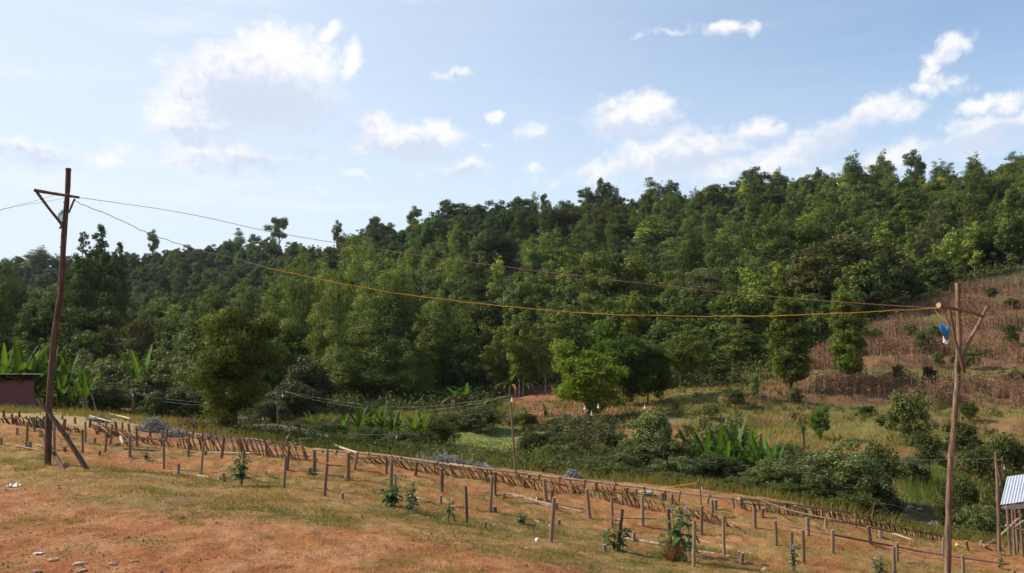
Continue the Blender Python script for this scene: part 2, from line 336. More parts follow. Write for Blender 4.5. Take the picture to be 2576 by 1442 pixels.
def seg_dist(x, y, P):
    best = np.full(np.shape(x), 1e9)
    for a, b in zip(P[:-1], P[1:]):
        d = b - a; t = np.clip(((x - a[0]) * d[0] + (y - a[1]) * d[1]) / d.dot(d), 0, 1)
        best = np.minimum(best, np.hypot(x - a[0] - t * d[0], y - a[1] - t * d[1]))
    return best
def inpoly(u, v, poly):
    r = np.zeros(np.shape(u), bool); n = len(poly)
    for i in range(n):
        (x1, y1), (x2, y2) = poly[i], poly[(i + 1) % n]
        c = ((y1 > v) != (y2 > v)) & (u < (x2 - x1) * (v - y1) / (y2 - y1 + 1e-9) + x1); r ^= c
    return r
MAIZE = [(1800, 1010), (1980, 955), (2100, 860), (2420, 725), (2800, 640), (2800, 1050), (2240, 1045), (1800, 1040)]
def in_maize(x, y, z, grow=0):
    u, v = proj(np.stack([x, y, z], -1)); return inpoly(u, v + grow, MAIZE) & (y > 55) & (y < 125)
def height0(x, y):
    K, rho = _key(x, y); sh = rho.shape; K = K.reshape(-1, 2); out = np.empty(len(K))
    for i in range(0, len(K), 20000):
        k = K[i:i + 20000]; d2 = ((k[:, None] - _ck[None]) ** 2).sum(-1)
        out[i:i + 20000] = _tps(d2) @ _sol[:_n] + _sol[_n] + k @ _sol[_n + 1:]
    return out.reshape(sh) * (rho + 8)
def garden_mask(x, y):
    rr = np.hypot(x, y)
    a = x * ROW[0] + y * ROW[1]; b = -x * ROW[1] + y * ROW[0]
    return sstep(11.4, 12.6, b + 0.0 * a) * (1 - sstep(27.5, 29, b))
def height(x, y):
    x = np.asarray(x, float); y = np.asarray(y, float)
    z = height0(x, y); rho = np.hypot(x, y)
    a = x * ROW[0] + y * ROW[1]; b = -x * ROW[1] + y * ROW[0]
    g = garden_mask(x, y)
    bed = (b + 0.22 * fbm(a * 0.4, b * 0.2, 5)) * 2 * math.pi / 1.55
    z = z + g * (0.055 * np.sin(bed) + 0.11 * (fbm(a * 0.8, b * 2.6, 3) - 0.5) + 0.08 * (fbm(x * 4, y * 4, 4, 3) - 0.5))
    near = 1 - sstep(24, 40, rho)
    z = z + near * (0.07 * (fbm(x * 0.9, y * 0.9, 8) - 0.5) + 0.075 * (fbm(x * 5, y * 5, 9, 4) - 0.5))
    far = sstep(28, 45, rho)
    z = z + far * (0.7 * (fbm(x * 0.16, y * 0.16, 11) - 0.5) + 0.25 * (fbm(x * 0.8, y * 0.8, 12) - 0.5))
    z = z + sstep(120, 200, rho) * 5.0 * (fbm(x * 0.018, y * 0.018, 13) - 0.5)
    # terrace banks on the far slope right of the stream
    tm = sstep(40, 46, y) * (1 - sstep(100, 118, y)) * sstep(8, 16, x)
    zz = z + 0.6 * fbm(x * 0.07, y * 0.07, 15); st = 1.35
    fr = np.mod(zz / st, 1.0); z = z + tm * 0.40 * st * (sstep(0.62, 1.0, fr) - fr)
    z = z - 0.75 * np.exp(-(seg_dist(x, y, RIVER) / 1.9) ** 2)
    return z
TH = np.concatenate([np.linspace(-180, -42, 40)[:-1], np.arange(-42, 42.01, 0.17), np.linspace(42, 180, 40)[1:]])
LR = np.concatenate([[math.log(0.4), math.log(1.2)], np.arange(math.log(2.4), math.log(560), 0.0070), [math.log(680), math.log(820), math.log(1000), math.log(1250)]])
GT, GR = np.meshgrid(np.radians(TH), LR, indexing='ij')
GX, GY = np.sin(GT) * np.exp(GR), np.cos(GT) * np.exp(GR)
GZ = height(GX, GY)
GZ[:, -4:] -= np.array([10, 20, 35, 50])[None]
def Hq(x, y):
    x = np.asarray(x, float); y = np.asarray(y, float)
    th = np.degrees(np.arctan2(x, y)); lr = np.log(np.maximum(np.hypot(x, y), 0.5))
    fi = np.interp(th, TH, np.arange(len(TH))); fj = np.interp(lr, LR, np.arange(len(LR)))
    i = np.minimum(fi.astype(int), len(TH) - 2); j = np.minimum(fj.astype(int), len(LR) - 2); a, b = fi - i, fj - j
    return (GZ[i, j] * (1 - a) + GZ[i + 1, j] * a) * (1 - b) + (GZ[i, j + 1] * (1 - a) + GZ[i + 1, j + 1] * a) * b
_LY = np.exp(np.linspace(math.log(5.0), math.log(560), 1600))
def hit(u, v, Ymin=5.0):
    """where the sight line through a point of the photograph first meets the ground"""
    d = ray(u, v); P = d[None] * (_LY / d[1])[:, None]
    dz = P[:, 2] - Hq(P[:, 0], P[:, 1]); k = np.where((dz[1:] < 0) & (dz[:-1] >= 0) & (_LY[1:] >= Ymin))[0]
    if len(k) == 0: return None
    k = k[0]; t = dz[k] / (dz[k] - dz[k + 1]); p = P[k] * (1 - t) + P[k + 1] * t
    return Vector(p)
def stand(u, Y, dz=0.0):
    x = (u - CX) / FPX * Y / math.cos(PITCH); x = (u - CX) / FPX * Y
    for _ in range(3):
        z = float(Hq(x, Y)); yc = Y * math.cos(PITCH) + z * math.sin(PITCH); x = (u - CX) / FPX * yc
    return Vector((x, Y, float(Hq(x, Y)) + dz))
def g(p, dz=0.0): return Vector((p[0], p[1], float(Hq(p[0], p[1])) + dz))
# ground colours (what the soil, grass and litter are, not how they are lit)
def ground_colour(x, y, z):
    u, v = proj(np.stack([x, y, z], -1)); rho = np.hypot(x, y)
    a = x * ROW[0] + y * ROW[1]; b = -x * ROW[1] + y * ROW[0]
    n1 = fbm(x * 0.7, y * 0.7, 21); n2 = fbm(x * 3, y * 3, 22); n3 = fbm(x * 9, y * 9, 23, 3)
    soil = np.array([0.325, 0.122, 0.046]); soil2 = np.array([0.41, 0.190, 0.088]); dry = np.array([0.31, 0.195, 0.070]); green = np.array([0.135, 0.135, 0.045])
    def mix(A, B, t): return A * (1 - t[..., None]) + B * t[..., None]
    C = mix(np.broadcast_to(soil, x.shape + (3,)), soil2, sstep(0.35, 0.7, n2))
    # cover: share of grass on the terrace and in the beds
    vb = v + 60 * (n1 - 0.5) + 30 * (n2 - 0.5)
    edge = np.interp(u, [-400, 0, 300, 600, 900, 1200, 1500, 2000], [1190, 1225, 1275, 1300, 1335, 1380, 1430, 1500])
    terr = np.where(b < 12.4, 1.0, 0.0)
    cov = terr * (sstep(26, -26, vb - edge) * 0.66 + 0.36 * sstep(0.58, 0.70, fbm(x * 1.7, y * 1.7, 24, 4)))
    gm = garden_mask(x, y)
    stripe = fbm(a * 0.35, b * 1.7, 31, 4) * 0.6 + 0.4 * n2
    cov = np.where(gm > 0.4, 0.10 + 0.80 * sstep(0.42, 0.62, stripe), cov)
    far = rho > 29
    cov = np.where(far & (b >= 27.5), 1.0, cov)
    gr = mix(np.broadcast_to(green, x.shape + (3,)), dry, sstep(0.30, 0.62, 0.55 * n1 + 0.45 * n3 + 0.10 * gm))
    C = mix(C, gr, np.clip(cov, 0, 1) * sstep(0.2, 0.5, n3 + 0.25 * cov))
    C = C * (0.80 + 0.4 * n3)[..., None]
    uu = u + 50 * (n1 - 0.5); vv = v + 22 * (n1 - 0.5) + 10 * (n2 - 0.5)
    def paint(poly, ymin, ymax, c, amt=1.0):
        nonlocal C
        m = inpoly(uu, vv, poly) & (y > ymin) & (y < ymax); C = np.where(m[..., None], C * (1 - amt) + np.array(c) * (0.75 + 0.5 * n2)[..., None] * amt, C)
        return m
    m0 = far & (y > 29) & (b > 28); C = np.where(m0[..., None], np.array([0.10, 0.078, 0.034]) * (0.7 + 0.6 * n2)[..., None], C)
    paint([(-400, 1020), (460, 1020), (520, 1075), (250, 1075), (0, 1050), (-400, 1050)], 26, 70, (0.36, 0.25, 0.115))
    paint([(500, 1080), (620, 1070), (800, 1090), (860, 1130), (700, 1120), (520, 1110)], 30, 60, (0.16, 0.085, 0.06))
    paint([(1115, 1090), (1260, 1075), (1460, 1088), (1470, 1145), (1190, 1142), (1115, 1130)], 44, 62, (0.175, 0.195, 0.055))
    paint([(1270, 985), (1440, 965), (1640, 990), (1600, 1070), (1330, 1085)], 60, 85, (0.24, 0.105, 0.055))
    paint([(1560, 1000), (2700, 940), (2700, 1160), (1560, 1130)], 42, 75, (0.235, 0.135, 0.060))
    gstrip = m0 & (x > 10) & (y < 110) & (fbm(a * 0.05 + 3, z * 0.75, 41, 3) > 0.62)
    C = np.where(gstrip[..., None], np.array([0.15, 0.140, 0.045]) * (0.75 + 0.5 * n2)[..., None], C)
    paint([(1760, 1015), (1980, 955), (2100, 860), (2420, 725), (2800, 640), (2800, 1060), (2230, 1050), (1760, 1045)], 56, 125, (0.185, 0.092, 0.052), 0.85)
    gb = (np.mod((z + 0.9 * fbm(x * .06, y * .06, 15)) / 2.7, 1.0) < .22) & inpoly(uu, vv, [(1650, 1000), (2100, 850), (2420, 720), (2800, 640), (2800, 1060), (1650, 1050)]) & (y > 56) & (y < 125)
    C = np.where(gb[..., None], np.array([0.15, 0.135, 0.045]) * (0.75 + 0.5 * n2)[..., None], C)
    paint([(2230, 1180), (2380, 1170), (2420, 1270), (2270, 1265)], 36, 50, (0.12, 0.16, 0.04))
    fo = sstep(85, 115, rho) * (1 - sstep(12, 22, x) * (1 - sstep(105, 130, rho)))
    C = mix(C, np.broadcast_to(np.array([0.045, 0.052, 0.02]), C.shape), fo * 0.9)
    return np.clip(C, 0.01, 0.9), cov
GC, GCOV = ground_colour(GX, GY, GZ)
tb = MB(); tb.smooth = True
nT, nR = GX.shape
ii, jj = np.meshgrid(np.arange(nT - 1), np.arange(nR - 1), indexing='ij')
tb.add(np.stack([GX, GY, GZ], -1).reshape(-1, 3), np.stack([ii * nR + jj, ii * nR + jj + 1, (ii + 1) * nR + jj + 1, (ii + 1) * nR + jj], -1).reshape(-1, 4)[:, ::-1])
m, t, out = mat_new('ground_soil_and_grass')
ca = add(t, 'ShaderNodeAttribute', attribute_name='col')
tcn = add(t, 'ShaderNodeTexCoord')
n1 = add(t, 'ShaderNodeTexNoise'); n1.inputs['Scale'].default_value = 34; n1.inputs['Detail'].default_value = 6; n1.inputs['Roughness'].default_value = 0.7; t.links.new(tcn.outputs['Object'], n1.inputs['Vector'])
mr = add(t, 'ShaderNodeMapRange'); mr.inputs[1].default_value = 0.25; mr.inputs[2].default_value = 0.75; mr.inputs[3].default_value = 0.45; mr.inputs[4].default_value = 1.55; t.links.new(n1.outputs['Fac'], mr.inputs[0])
mm = add(t, 'ShaderNodeVectorMath', operation='SCALE'); t.links.new(ca.outputs['Color'], mm.inputs[0]); t.links.new(mr.outputs[0], mm.inputs['Scale'])
p = add(t, 'ShaderNodeBsdfPrincipled'); p.inputs['Roughness'].default_value = 0.95; p.inputs['Specular IOR Level'].default_value = 0.1
t.links.new(mm.outputs[0], p.inputs['Base Color'])
bp = add(t, 'ShaderNodeBump'); bp.inputs['Strength'].default_value = 1.0; bp.inputs['Distance'].default_value = 0.03; t.links.new(n1.outputs['Fac'], bp.inputs['Height']); t.links.new(bp.outputs[0], p.inputs['Normal'])
t.links.new(p.outputs[0], out.inputs[0]); M['ground'] = m
ground = tb.build('ground', M['ground']); tag(ground, kind='structure')
ca_ = ground.data.attributes.new('col', 'FLOAT_COLOR', 'POINT')
ca_.data.foreach_set('color', np.concatenate([GC.reshape(-1, 3), np.ones((GC.size // 3, 1))], 1).astype(np.float32).ravel())

# stream
m, t, out = mat_new('muddy_water')
p = add(t, 'ShaderNodeBsdfPrincipled'); p.inputs['Base Color'].default_value = (0.085, 0.062, 0.038, 1); p.inputs['Roughness'].default_value = 0.12
nn = add(t, 'ShaderNodeTexNoise'); nn.inputs['Scale'].default_value = 3; bb = add(t, 'ShaderNodeBump'); bb.inputs['Strength'].default_value = 0.15; bb.inputs['Distance'].default_value = 0.05
t.links.new(nn.outputs['Fac'], bb.inputs['Height']); t.links.new(bb.outputs[0], p.inputs['Normal']); t.links.new(p.outputs[0], out.inputs[0]); M['water'] = m
rv = []
for a_, b_ in zip(RIVER[:-1], RIVER[1:]):
    for k in range(8): rv.append(a_ + (b_ - a_) * k / 8)
rv = np.array(rv); rt = unit(np.gradient(rv, axis=0)); rn = np.stack([-rt[:, 1], rt[:, 0]], -1)
rz = Hq(rv[:, 0], rv[:, 1]); rz = np.convolve(np.pad(rz, 6, 'edge'), np.ones(13) / 13, 'valid') + 0.28
wb = MB(); wb.smooth = True
V = np.concatenate([np.c_[rv + rn * 2.3, rz], np.c_[rv - rn * 2.3, rz]]); k = np.arange(len(rv) - 1)
wb.add(V, np.stack([k, k + 1, k + 1 + len(rv), k + len(rv)], -1)[:, ::-1])
tag(wb.build('water', M['water']), kind='structure')

# ------------------------------------------------------------------ foliage builders
def leafq(rng, C, size, asp, outward=None, droop=0.0, ow=0.6):
    n = len(C); nr = rng.normal(size=(n, 3))
    if outward is not None: nr = outward * 1.0 + nr * 0.5 + np.array([0, 0, 0.2])
    nr = unit(nr); a = unit(np.cross(nr, rng.normal(size=(n, 3)))); a[:, 2] -= droop; a = unit(a); b = unit(np.cross(nr, a))
    s = (np.asarray(size) * rng.uniform(0.65, 1.3, n))[:, None]; w = s * asp * 0.5
    return np.stack([C - a * s * 0.5, C + b * w - a * s * 0.08, C + a * s * 0.5, C - b * w - a * s * 0.08], 1)
def clumps(mb, rng, cen, rad, n_leaf, leaf, asp, flat=0.8, droop=0.0, tspread=0.45, shell=0.45, mat=0):
    cen = np.asarray(cen, float); rad = np.broadcast_to(np.asarray(rad, float), (len(cen),))
    w = rad ** 2 / (rad ** 2).mean(); cnt = np.maximum(4, (n_leaf * w).astype(int))
    idx = np.repeat(np.arange(len(cen)), cnt); N_ = len(idx)
    d = unit(rng.normal(size=(N_, 3))); r = rng.uniform(shell, 1.0, N_) ** 0.7 * np.where(rng.uniform(0, 1, N_) < .16, rng.uniform(1.0, 1.55, N_), 1.0)
    wob = 1 + 0.25 * np.sin(d[:, 0] * 5 + idx) * np.sin(d[:, 1] * 4 + idx * 1.7)
    off = d * (rad[idx] * r * wob)[:, None]; off[:, 2] *= flat
    C = cen[idx] + off
    ct = rng.uniform(-0.5, 0.5, len(cen)) * tspread
    tint = np.clip(0.45 + ct[idx] + rng.uniform(-0.28, 0.28, N_), 0, 1)
    mb.quads(leafq(rng, C, leaf, asp, d, droop), mat, tint)
    return mb
def broad_crown(rng, H, Wd, nc=26, nl=150, leaf=0.3, asp=0.6, low=0.18, dome=0.0, cr=(0.2, 0.36), droop=0.1):
    d = unit(rng.normal(size=(nc, 3)) + np.array([0, 0, 0.25])); ph = rng.uniform(0, 6.28, 4)
    ang = np.arctan2(d[:, 1], d[:, 0])
    ir = 1 + 0.22 * np.sin(2 * ang + ph[0]) + 0.16 * np.sin(3 * ang + ph[1]) + rng.uniform(-0.15, 0.15, nc)
    r = rng.uniform(0.5, 0.95, nc) * ir
    hh = H * (1 - low) / 2
    cen = np.stack([d[:, 0] * r * Wd * 0.40, d[:, 1] * r * Wd * 0.40, H * low + hh + d[:, 2] * r * hh * 0.85], -1)
    cen[:, 2] += dome * hh * (1 - np.hypot(cen[:, 0], cen[:, 1]) / (Wd * 0.5))
    rad = rng.uniform(*cr, nc) * Wd * 0.5
    return cen, rad
def euc_crown(rng, H, Wd, leaders=4, per=7, low=0.28):
    cen, rad, paths = [], [], []
    for k in range(leaders):
        a = k * 6.283 / leaders + rng.uniform(-0.6, 0.6); rr = Wd * 0.33 * rng.uniform(0.55, 1.1); top = H * (1.0 if k == 0 else rng.uniform(0.66, 0.95))
        if k == 0: rr *= 0.3
        z0 = H * low * rng.uniform(0.8, 1.3)
        pts = []
        for s in np.linspace(0, 1, 6):
            pts.append((math.cos(a) * rr * s ** 0.7, math.sin(a) * rr * s ** 0.7, z0 + (top - z0) * s))
        paths.append(pts)
        for q in range(per):
            s = 0.12 + 0.86 * (q + rng.uniform(0, 1)) / per
            cx = np.array([math.cos(a) * rr * s ** 0.7, math.sin(a) * rr * s ** 0.7, z0 + (top - z0) * s])
            w = Wd * 0.5 * (0.20 + 0.36 * math.sin(math.pi * min(1, 0.25 + 0.72 * s)))
            off = unit(rng.normal(size=3)) * np.array([1, 1, 0.35]) * w * rng.uniform(0.2, 0.9)
            cen.append(cx + off); rad.append(w * rng.uniform(0.35, 0.95))
    cen = np.array(cen); rad = np.array(rad); over = cen[:, 2] + rad > H; cen[over, 2] = H - rad[over]
    return cen, rad, paths
def trunk_path(rng, H, lean=0.03, n=6):
    a = rng.uniform(0, 6.28); return [(math.cos(a) * lean * H * (s ** 1.5) + rng.uniform(-.004, .004) * H, math.sin(a) * lean * H * (s ** 1.5) + rng.uniform(-.004, .004) * H, H * s - 0.25 * (s == 0)) for s in np.linspace(0, 1, n)]
def limb(mb, rng, p0, p1, r0, r1, mat=0, sides=5):
    p0, p1 = np.array(p0), np.array(p1); mid = (p0 * 0.45 + p1 * 0.55) + np.array([0, 0, -0.08]) * np.linalg.norm(p1 - p0) + rng.normal(size=3) * 0.03 * np.linalg.norm(p1 - p0)
    mb.tube([p0, p0 * 0.7 + mid * 0.3 + rng.normal(size=3) * .01, mid, p1], [r0, r0 * .85, (r0 + r1) / 2, r1], sides, mat, cap=False)

PROTO = {}
def make_proto(key, seed, kind, H, Wd, leafmat, barkmat, single=True, **kw):
    rng = np.random.default_rng(seed); cr, tr = MB(), MB()
    p = dict(nc=26, nl=150, leaf=0.3, asp=0.6, low=0.18, dome=0.0, cr=(0.2, 0.36), droop=0.1, leaders=4, per=7, tr=0.03, flat=0.8, shell=0.45, tsp=0.45, limbs=8); p.update(kw)
    tip = H * 0.8
    if kind == 'euc':
        cen, rad, paths = euc_crown(rng, H, Wd, p['leaders'], p['per'], p['low'])
        for q in paths: tr.tube([(0, 0, q[0][2] * 0.55)] + q, np.linspace(p['tr'] * H * 0.6, p['tr'] * H * 0.12, len(q) + 1), 5, 1 if single else 0, cap=False)
        tr.tube(trunk_path(rng, H * p['low'] * 1.3, 0.01), np.linspace(p['tr'] * H, p['tr'] * H * 0.7, 6), 7, 1 if single else 0, cap=False)
    elif kind == 'column':
        n = p['nc']; z = np.linspace(p['low'], 0.95, n) * H; a = rng.uniform(0, 6.28, n)
        prof = np.sin(np.pi * np.clip((z / H - p['low'] + 0.10) / (1.10 - p['low']), 0, 1)) ** 0.45
        if p.get('taper'): prof = prof * np.clip(1.08 - z / H, 0.05, 1) ** .75 * 1.35
        rr = Wd * 0.5 * prof * rng.uniform(0.30, 0.86, n)
        cen = np.stack([np.cos(a) * rr, np.sin(a) * rr, z], -1); rad = Wd * 0.5 * rng.uniform(0.17, 0.36, n) * (np.clip(prof, .35, 1) if p.get('taper') else 1)
        tr.tube(trunk_path(rng, H * 0.9, 0.01), np.linspace(p['tr'] * H, p['tr'] * H * 0.2, 6), 7, 1 if single else 0, cap=False)
    else:
        cen, rad = broad_crown(rng, H, Wd, p['nc'], p['nl'], p['leaf'], p['asp'], p['low'], p['dome'], p['cr'])
        th = H * (p['low'] + 0.28); pth = trunk_path(rng, th, 0.05)
        tr.tube(pth, np.linspace(p['tr'] * H, p['tr'] * H * 0.55, 6), 7, 1 if single else 0, cap=False)
        order = rng.permutation(len(cen))[:p['limbs']]
        for q in order:
            b = np.array(pth[rng.integers(2, 6)]); limb(tr, rng, b, cen[q], p['tr'] * H * 0.42, p['tr'] * H * 0.1, 1 if single else 0)
    clumps(cr, rng, cen, rad, p['nl'], p['leaf'], p['asp'], p['flat'], p['droop'], p['tsp'], p['shell'])
    A = np.concatenate(cr.v); kz = H / np.quantile(A[:, 2], .997); kr = Wd * .5 / np.quantile(np.hypot(A[:, 0], A[:, 1]), .97)
    cr.v = [v * np.array([kr, kr, kz]) for v in cr.v]; tr.v = [np.where(np.arange(3) == 2, np.minimum(v * kz, .90 * H), v * kr) for v in tr.v]
    if single:
        cr.v += tr.v; off = cr.n
        for k in (3, 4):
            cr.f[k] += [f + off for f in tr.f[k]]; cr.m[k] += tr.m[k]; cr.t[k] += tr.t[k]
        cr.n += tr.n
        me = (cr.mesh(key, [M[leafmat], M[barkmat]]),)
    else:
        me = (cr.mesh(key + '_crown', M[leafmat]), tr.mesh(key + '_trunk', M[barkmat]))
    PROTO.setdefault(key, []).append((H, Wd, me))
RND = np.random.default_rng(7)
def tree(name, key, pos, h, w=None, label=None, cat='tree', group=None, color=(1, 1, 1), var=None, rz=None):
    """one tree from a prototype: an Empty with trunk and crown children, or a single mesh when small in the picture"""
    lst = PROTO[key]; H, Wd, me = lst[var % len(lst) if var is not None else int(RND.integers(len(lst)))]
    sz = h / H; sx_ = (w / Wd) if w else sz * RND.uniform(0.9, 1.12); rz = RND.uniform(0, 6.28) if rz is None else rz
    if len(me) == 1:
        o = inst(name, me[0], pos, rz, (sx_, sx_, sz), color); tag(o, label, cat, group); return o
    e = empty(name, pos, label, cat, group)
    inst('trunk', me[1], (0, 0, 0), rz, (sx_, sx_, sz), (1, 1, 1), e); inst('crown', me[0], (0, 0, 0), rz, (sx_, sx_, sz), color, e)
    return e

# prototypes: small single-mesh ones for the far hill, two-part ones for what stands nearer
for s in range(5): make_proto('young_euc', 100 + s, 'euc', 6, 2.6, 'euc', 'bark', leaders=2 + s % 2, per=13, nl=130, leaf=0.23, asp=0.48, low=0.08, tr=0.010, droop=0.35, tsp=0.5)
for s in range(4): make_proto('tall_euc', 120 + s, 'euc', 12, 5.2, 'euc', 'bark', leaders=4 + s % 2, per=13, nl=180, leaf=0.26, asp=0.46, low=0.20, tr=0.013, droop=0.35, tsp=0.5)
for s in range(5): make_proto('broad', 140 + s, 'broad', 7, 6, 'broad', 'darkbark', nc=54, nl=170, leaf=0.27, asp=0.62, low=0.04, tr=0.022, cr=(0.12, 0.30))
for s in range(2): make_proto('loose', 150 + s, 'broad', 9, 6, 'broad', 'bark', nc=26, nl=300, leaf=0.27, asp=0.55, low=0.24, tr=0.024, cr=(0.20, 0.38))
for s in range(3): make_proto('umbrella', 160 + s, 'broad', 6, 7, 'brown', 'darkbark', nc=26, nl=170, leaf=0.27, asp=0.5, low=0.36, tr=0.02, flat=0.42)
for s in range(3): make_proto('bush', 170 + s, 'broad', 2.2, 3.0, 'scrub', 'darkbark', nc=18, nl=130, leaf=0.19, asp=0.55, low=0.02, tr=0.03, limbs=4)
for s in range(3): make_proto('big_euc', 180 + s, 'euc', 14, 6.0, 'euc', 'bark', single=False, leaders=6, per=10, nl=520, leaf=0.22, asp=0.42, low=0.10, tr=0.011, droop=0.4, tsp=0.55)
for s in range(3): make_proto('slim_euc', 190 + s, 'euc', 8, 2.6, 'euc', 'bark', single=False, leaders=3, per=9, nl=150, leaf=0.20, asp=0.42, low=0.16, tr=0.0075, droop=0.4, tsp=0.5)
for s in range(2): make_proto('column', 200 + s, 'column', 7, 2.7, 'broad', 'darkbark', single=False, nc=150, nl=250, leaf=0.125, asp=0.55, low=0.12, tr=0.018, tsp=0.4)
for s in range(2): make_proto('spire', 207 + s, 'column', 15, 6, 'euc', 'bark', single=False, nc=110, nl=230, leaf=0.26, asp=0.45, low=0.14, tr=0.012, droop=0.3, taper=1)
make_proto('dense', 213, 'broad', 6.5, 4.2, 'broad', 'darkbark', single=False, nc=100, nl=760, leaf=0.115, asp=0.55, low=-0.06, tr=0.02, tsp=0.5, cr=(0.16, 0.36), limbs=20)
for s in range(2): make_proto('big_dark', 215 + s, 'broad', 11, 9, 'broad', 'darkbark', single=False, nc=60, nl=420, leaf=0.26, asp=0.6, low=0.06, tr=0.02, limbs=16, cr=(0.15, 0.30))
make_proto('big_round', 220, 'broad', 9.5, 14, 'brown', 'darkbark', single=False, nc=110, nl=300, leaf=0.32, asp=0.55, low=0.06, tr=0.025, limbs=26, cr=(0.10, 0.20), flat=0.7, dome=0.35)
for s in range(2): make_proto('leafy', 225 + s, 'broad', 5.5, 5, 'bright', 'darkbark', single=False, nc=60, nl=300, leaf=0.17, asp=0.55, low=0.01, tr=0.016, limbs=14, cr=(0.16, 0.30))
for s in range(3): make_proto('coffee', 230 + s, 'broad', 3.0, 2.8, 'glossy', 'darkbark', single=False, nc=74, nl=150, leaf=0.115, asp=0.55, low=0.02, tr=0.013, limbs=14, cr=(0.11, 0.27), flat=0.95, droop=0.2)
for s in range(3): make_proto('shrub', 240 + s, 'broad', 1.6, 1.9, 'scrub', 'darkbark', single=False, nc=34, nl=120, leaf=0.10, asp=0.5, low=0.02, tr=0.014, limbs=8, cr=(0.2, 0.34))
for s in range(2): make_proto('thin', 250 + s, 'broad', 3.2, 2.6, 'brown', 'bark', single=False, nc=30, nl=60, leaf=0.13, asp=0.45, low=0.22, tr=0.011, limbs=22, cr=(0.14, 0.26))
make_proto('bare', 260, 'broad', 9, 6, 'brown', 'bark', single=False, nc=34, nl=120, leaf=0.24, asp=0.45, low=0.42, tr=0.014, limbs=24, cr=(0.14, 0.26))

ORD = ['first', 'second', 'third', 'fourth', 'fifth', 'sixth', 'seventh', 'eighth', 'ninth', 'tenth', 'eleventh', 'twelfth', 'thirteenth', 'fourteenth', 'fifteenth', 'sixteenth', 'seventeenth', 'eighteenth', 'nineteenth', 'twentieth']
def ordinal(i): return ORD[i] if i < 20 else ('%d' % (i + 1)) + ('st' if (i + 1) % 10 == 1 else 'nd' if (i + 1) % 10 == 2 else 'rd' if (i + 1) % 10 == 3 else 'th')
def single_out(items):
    """items: (object, u, phrase, place); among things with one phrase and place count them from the left"""
    d = {}
    for o, u, ph, pl in items: d.setdefault((ph, pl), []).append((u, o))
    for (ph, pl), l in d.items():
        l.sort(key=lambda q: q[0])
        for i, (u, o) in enumerate(l):
            if len(l) == 1: o['label'] = f'{ph} {pl}'
            elif len(l) == 2: o['label'] = f'{("left", "right")[i]} of two: {ph} {pl}'
            elif i == 0: o['label'] = f'leftmost {ph} {pl}'
            elif i == len(l) - 1: o['label'] = f'rightmost {ph} {pl}'
            else: o['label'] = f'{ordinal(i)} from left: {ph} {pl}'

# ------------------------------------------------------------------ named trees on and below the hill
def T(name, key, u, vt, w, Y, label, cat='tree', group=None, color=(1, 1, 1), vb=None, var=None):
    """tree whose top is seen at (u, vt), w wide in frame units, standing Y metres ahead"""
    pos = stand(u, Y)
    if vb is not None:
        q = hit(u, vb)
        if q is not None and abs(q[1] - Y) < 0.35 * Y: pos = q; Y = q[1]
    top = at(u, vt, Y); h = max(0.4, top.z - pos.z)
    return tree(name, key, pos, h, w / FPX * Y, label, cat, group, color, var)
T('dense_tree', 'dense', 592, 785, 205, 47, 'dense dark olive conical tree on the far edge of the garden', vb=1085, color=(1.25, 1.15, .8))
EU = [(760,660,110,92,1.1),(850,600,150,94,1.35),(815,690,110,86,1.2),(905,640,120,90,1.3),(958,648,150,88,1.3),(1005,668,110,91,1.15),(880,770,150,82,1.1),(965,800,150,81,1.05),(1035,860,110,80,1.)]
EL = ['slender eucalyptus at the left flank of the tall clump', 'tallest eucalyptus of the big clump, sunlit rounded top', 'eucalyptus in front of the tallest one, left half of clump', 'eucalyptus just right of the tallest one in the big clump',
      'broad eucalyptus with flat sunlit top right of the clump centre', 'eucalyptus at the right shoulder of the big clump', 'low front eucalyptus in the left of the big clump', 'low front eucalyptus in the middle of the big clump', 'low eucalyptus at the right foot of the big clump']
for (u, vt, w, Y, c), l in zip(EU, EL): T('eucalyptus_tree', 'big_euc', u, vt, w, Y, l, group='tall eucalyptus clump', color=(c, c, c))
for u, vt, w, Y, l in ((198, 590, 95, 135, 'left spire of the tall dark eucalyptus group behind the left pole'), (242, 572, 105, 140, 'middle and tallest spire of the eucalyptus group by the left pole'), (288, 615, 80, 138, 'right low spire of the eucalyptus group by the left pole')):
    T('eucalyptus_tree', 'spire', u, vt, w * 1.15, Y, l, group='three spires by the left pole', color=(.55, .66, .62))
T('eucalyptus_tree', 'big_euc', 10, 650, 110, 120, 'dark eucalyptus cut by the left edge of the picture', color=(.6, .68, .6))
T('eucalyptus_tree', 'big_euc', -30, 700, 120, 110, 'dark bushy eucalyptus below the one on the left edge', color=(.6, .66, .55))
T('big_dark_tree', 'big_dark', 1562, 640, 190, 104, 'big dense dark green tree in the middle of the slope', color=(1.15, 1.1, .95))
T('big_dark_tree', 'big_dark', 1545, 740, 170, 96, 'lower dark leafy tree leaning on the big one mid slope', color=(1.25, 1.2, 1.0))
T('round_tree', 'big_round', 2130, 602, 300, 106, 'wide rounded brownish green tree above the dry maize field', color=(1, .95, .85))
T('big_dark_tree', 'big_dark', 2010, 560, 170, 135, 'dark domed tree behind the wide rounded tree', color=(.9, .95, .85))
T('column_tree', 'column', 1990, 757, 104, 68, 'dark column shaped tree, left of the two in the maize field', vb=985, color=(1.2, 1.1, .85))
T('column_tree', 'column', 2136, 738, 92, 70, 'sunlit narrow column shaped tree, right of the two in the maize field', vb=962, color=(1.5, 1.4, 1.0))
T('bright_tree', 'leafy', 1485, 860, 200, 60, 'bright yellow green leafy tree left of the dark one by the red soil', color=(1.25, 1.15, .8))
T('bright_tree', 'leafy', 1570, 812, 160, 66, 'tall deep green leafy tree beside the red soil patch', color=(.62, .72, .7))
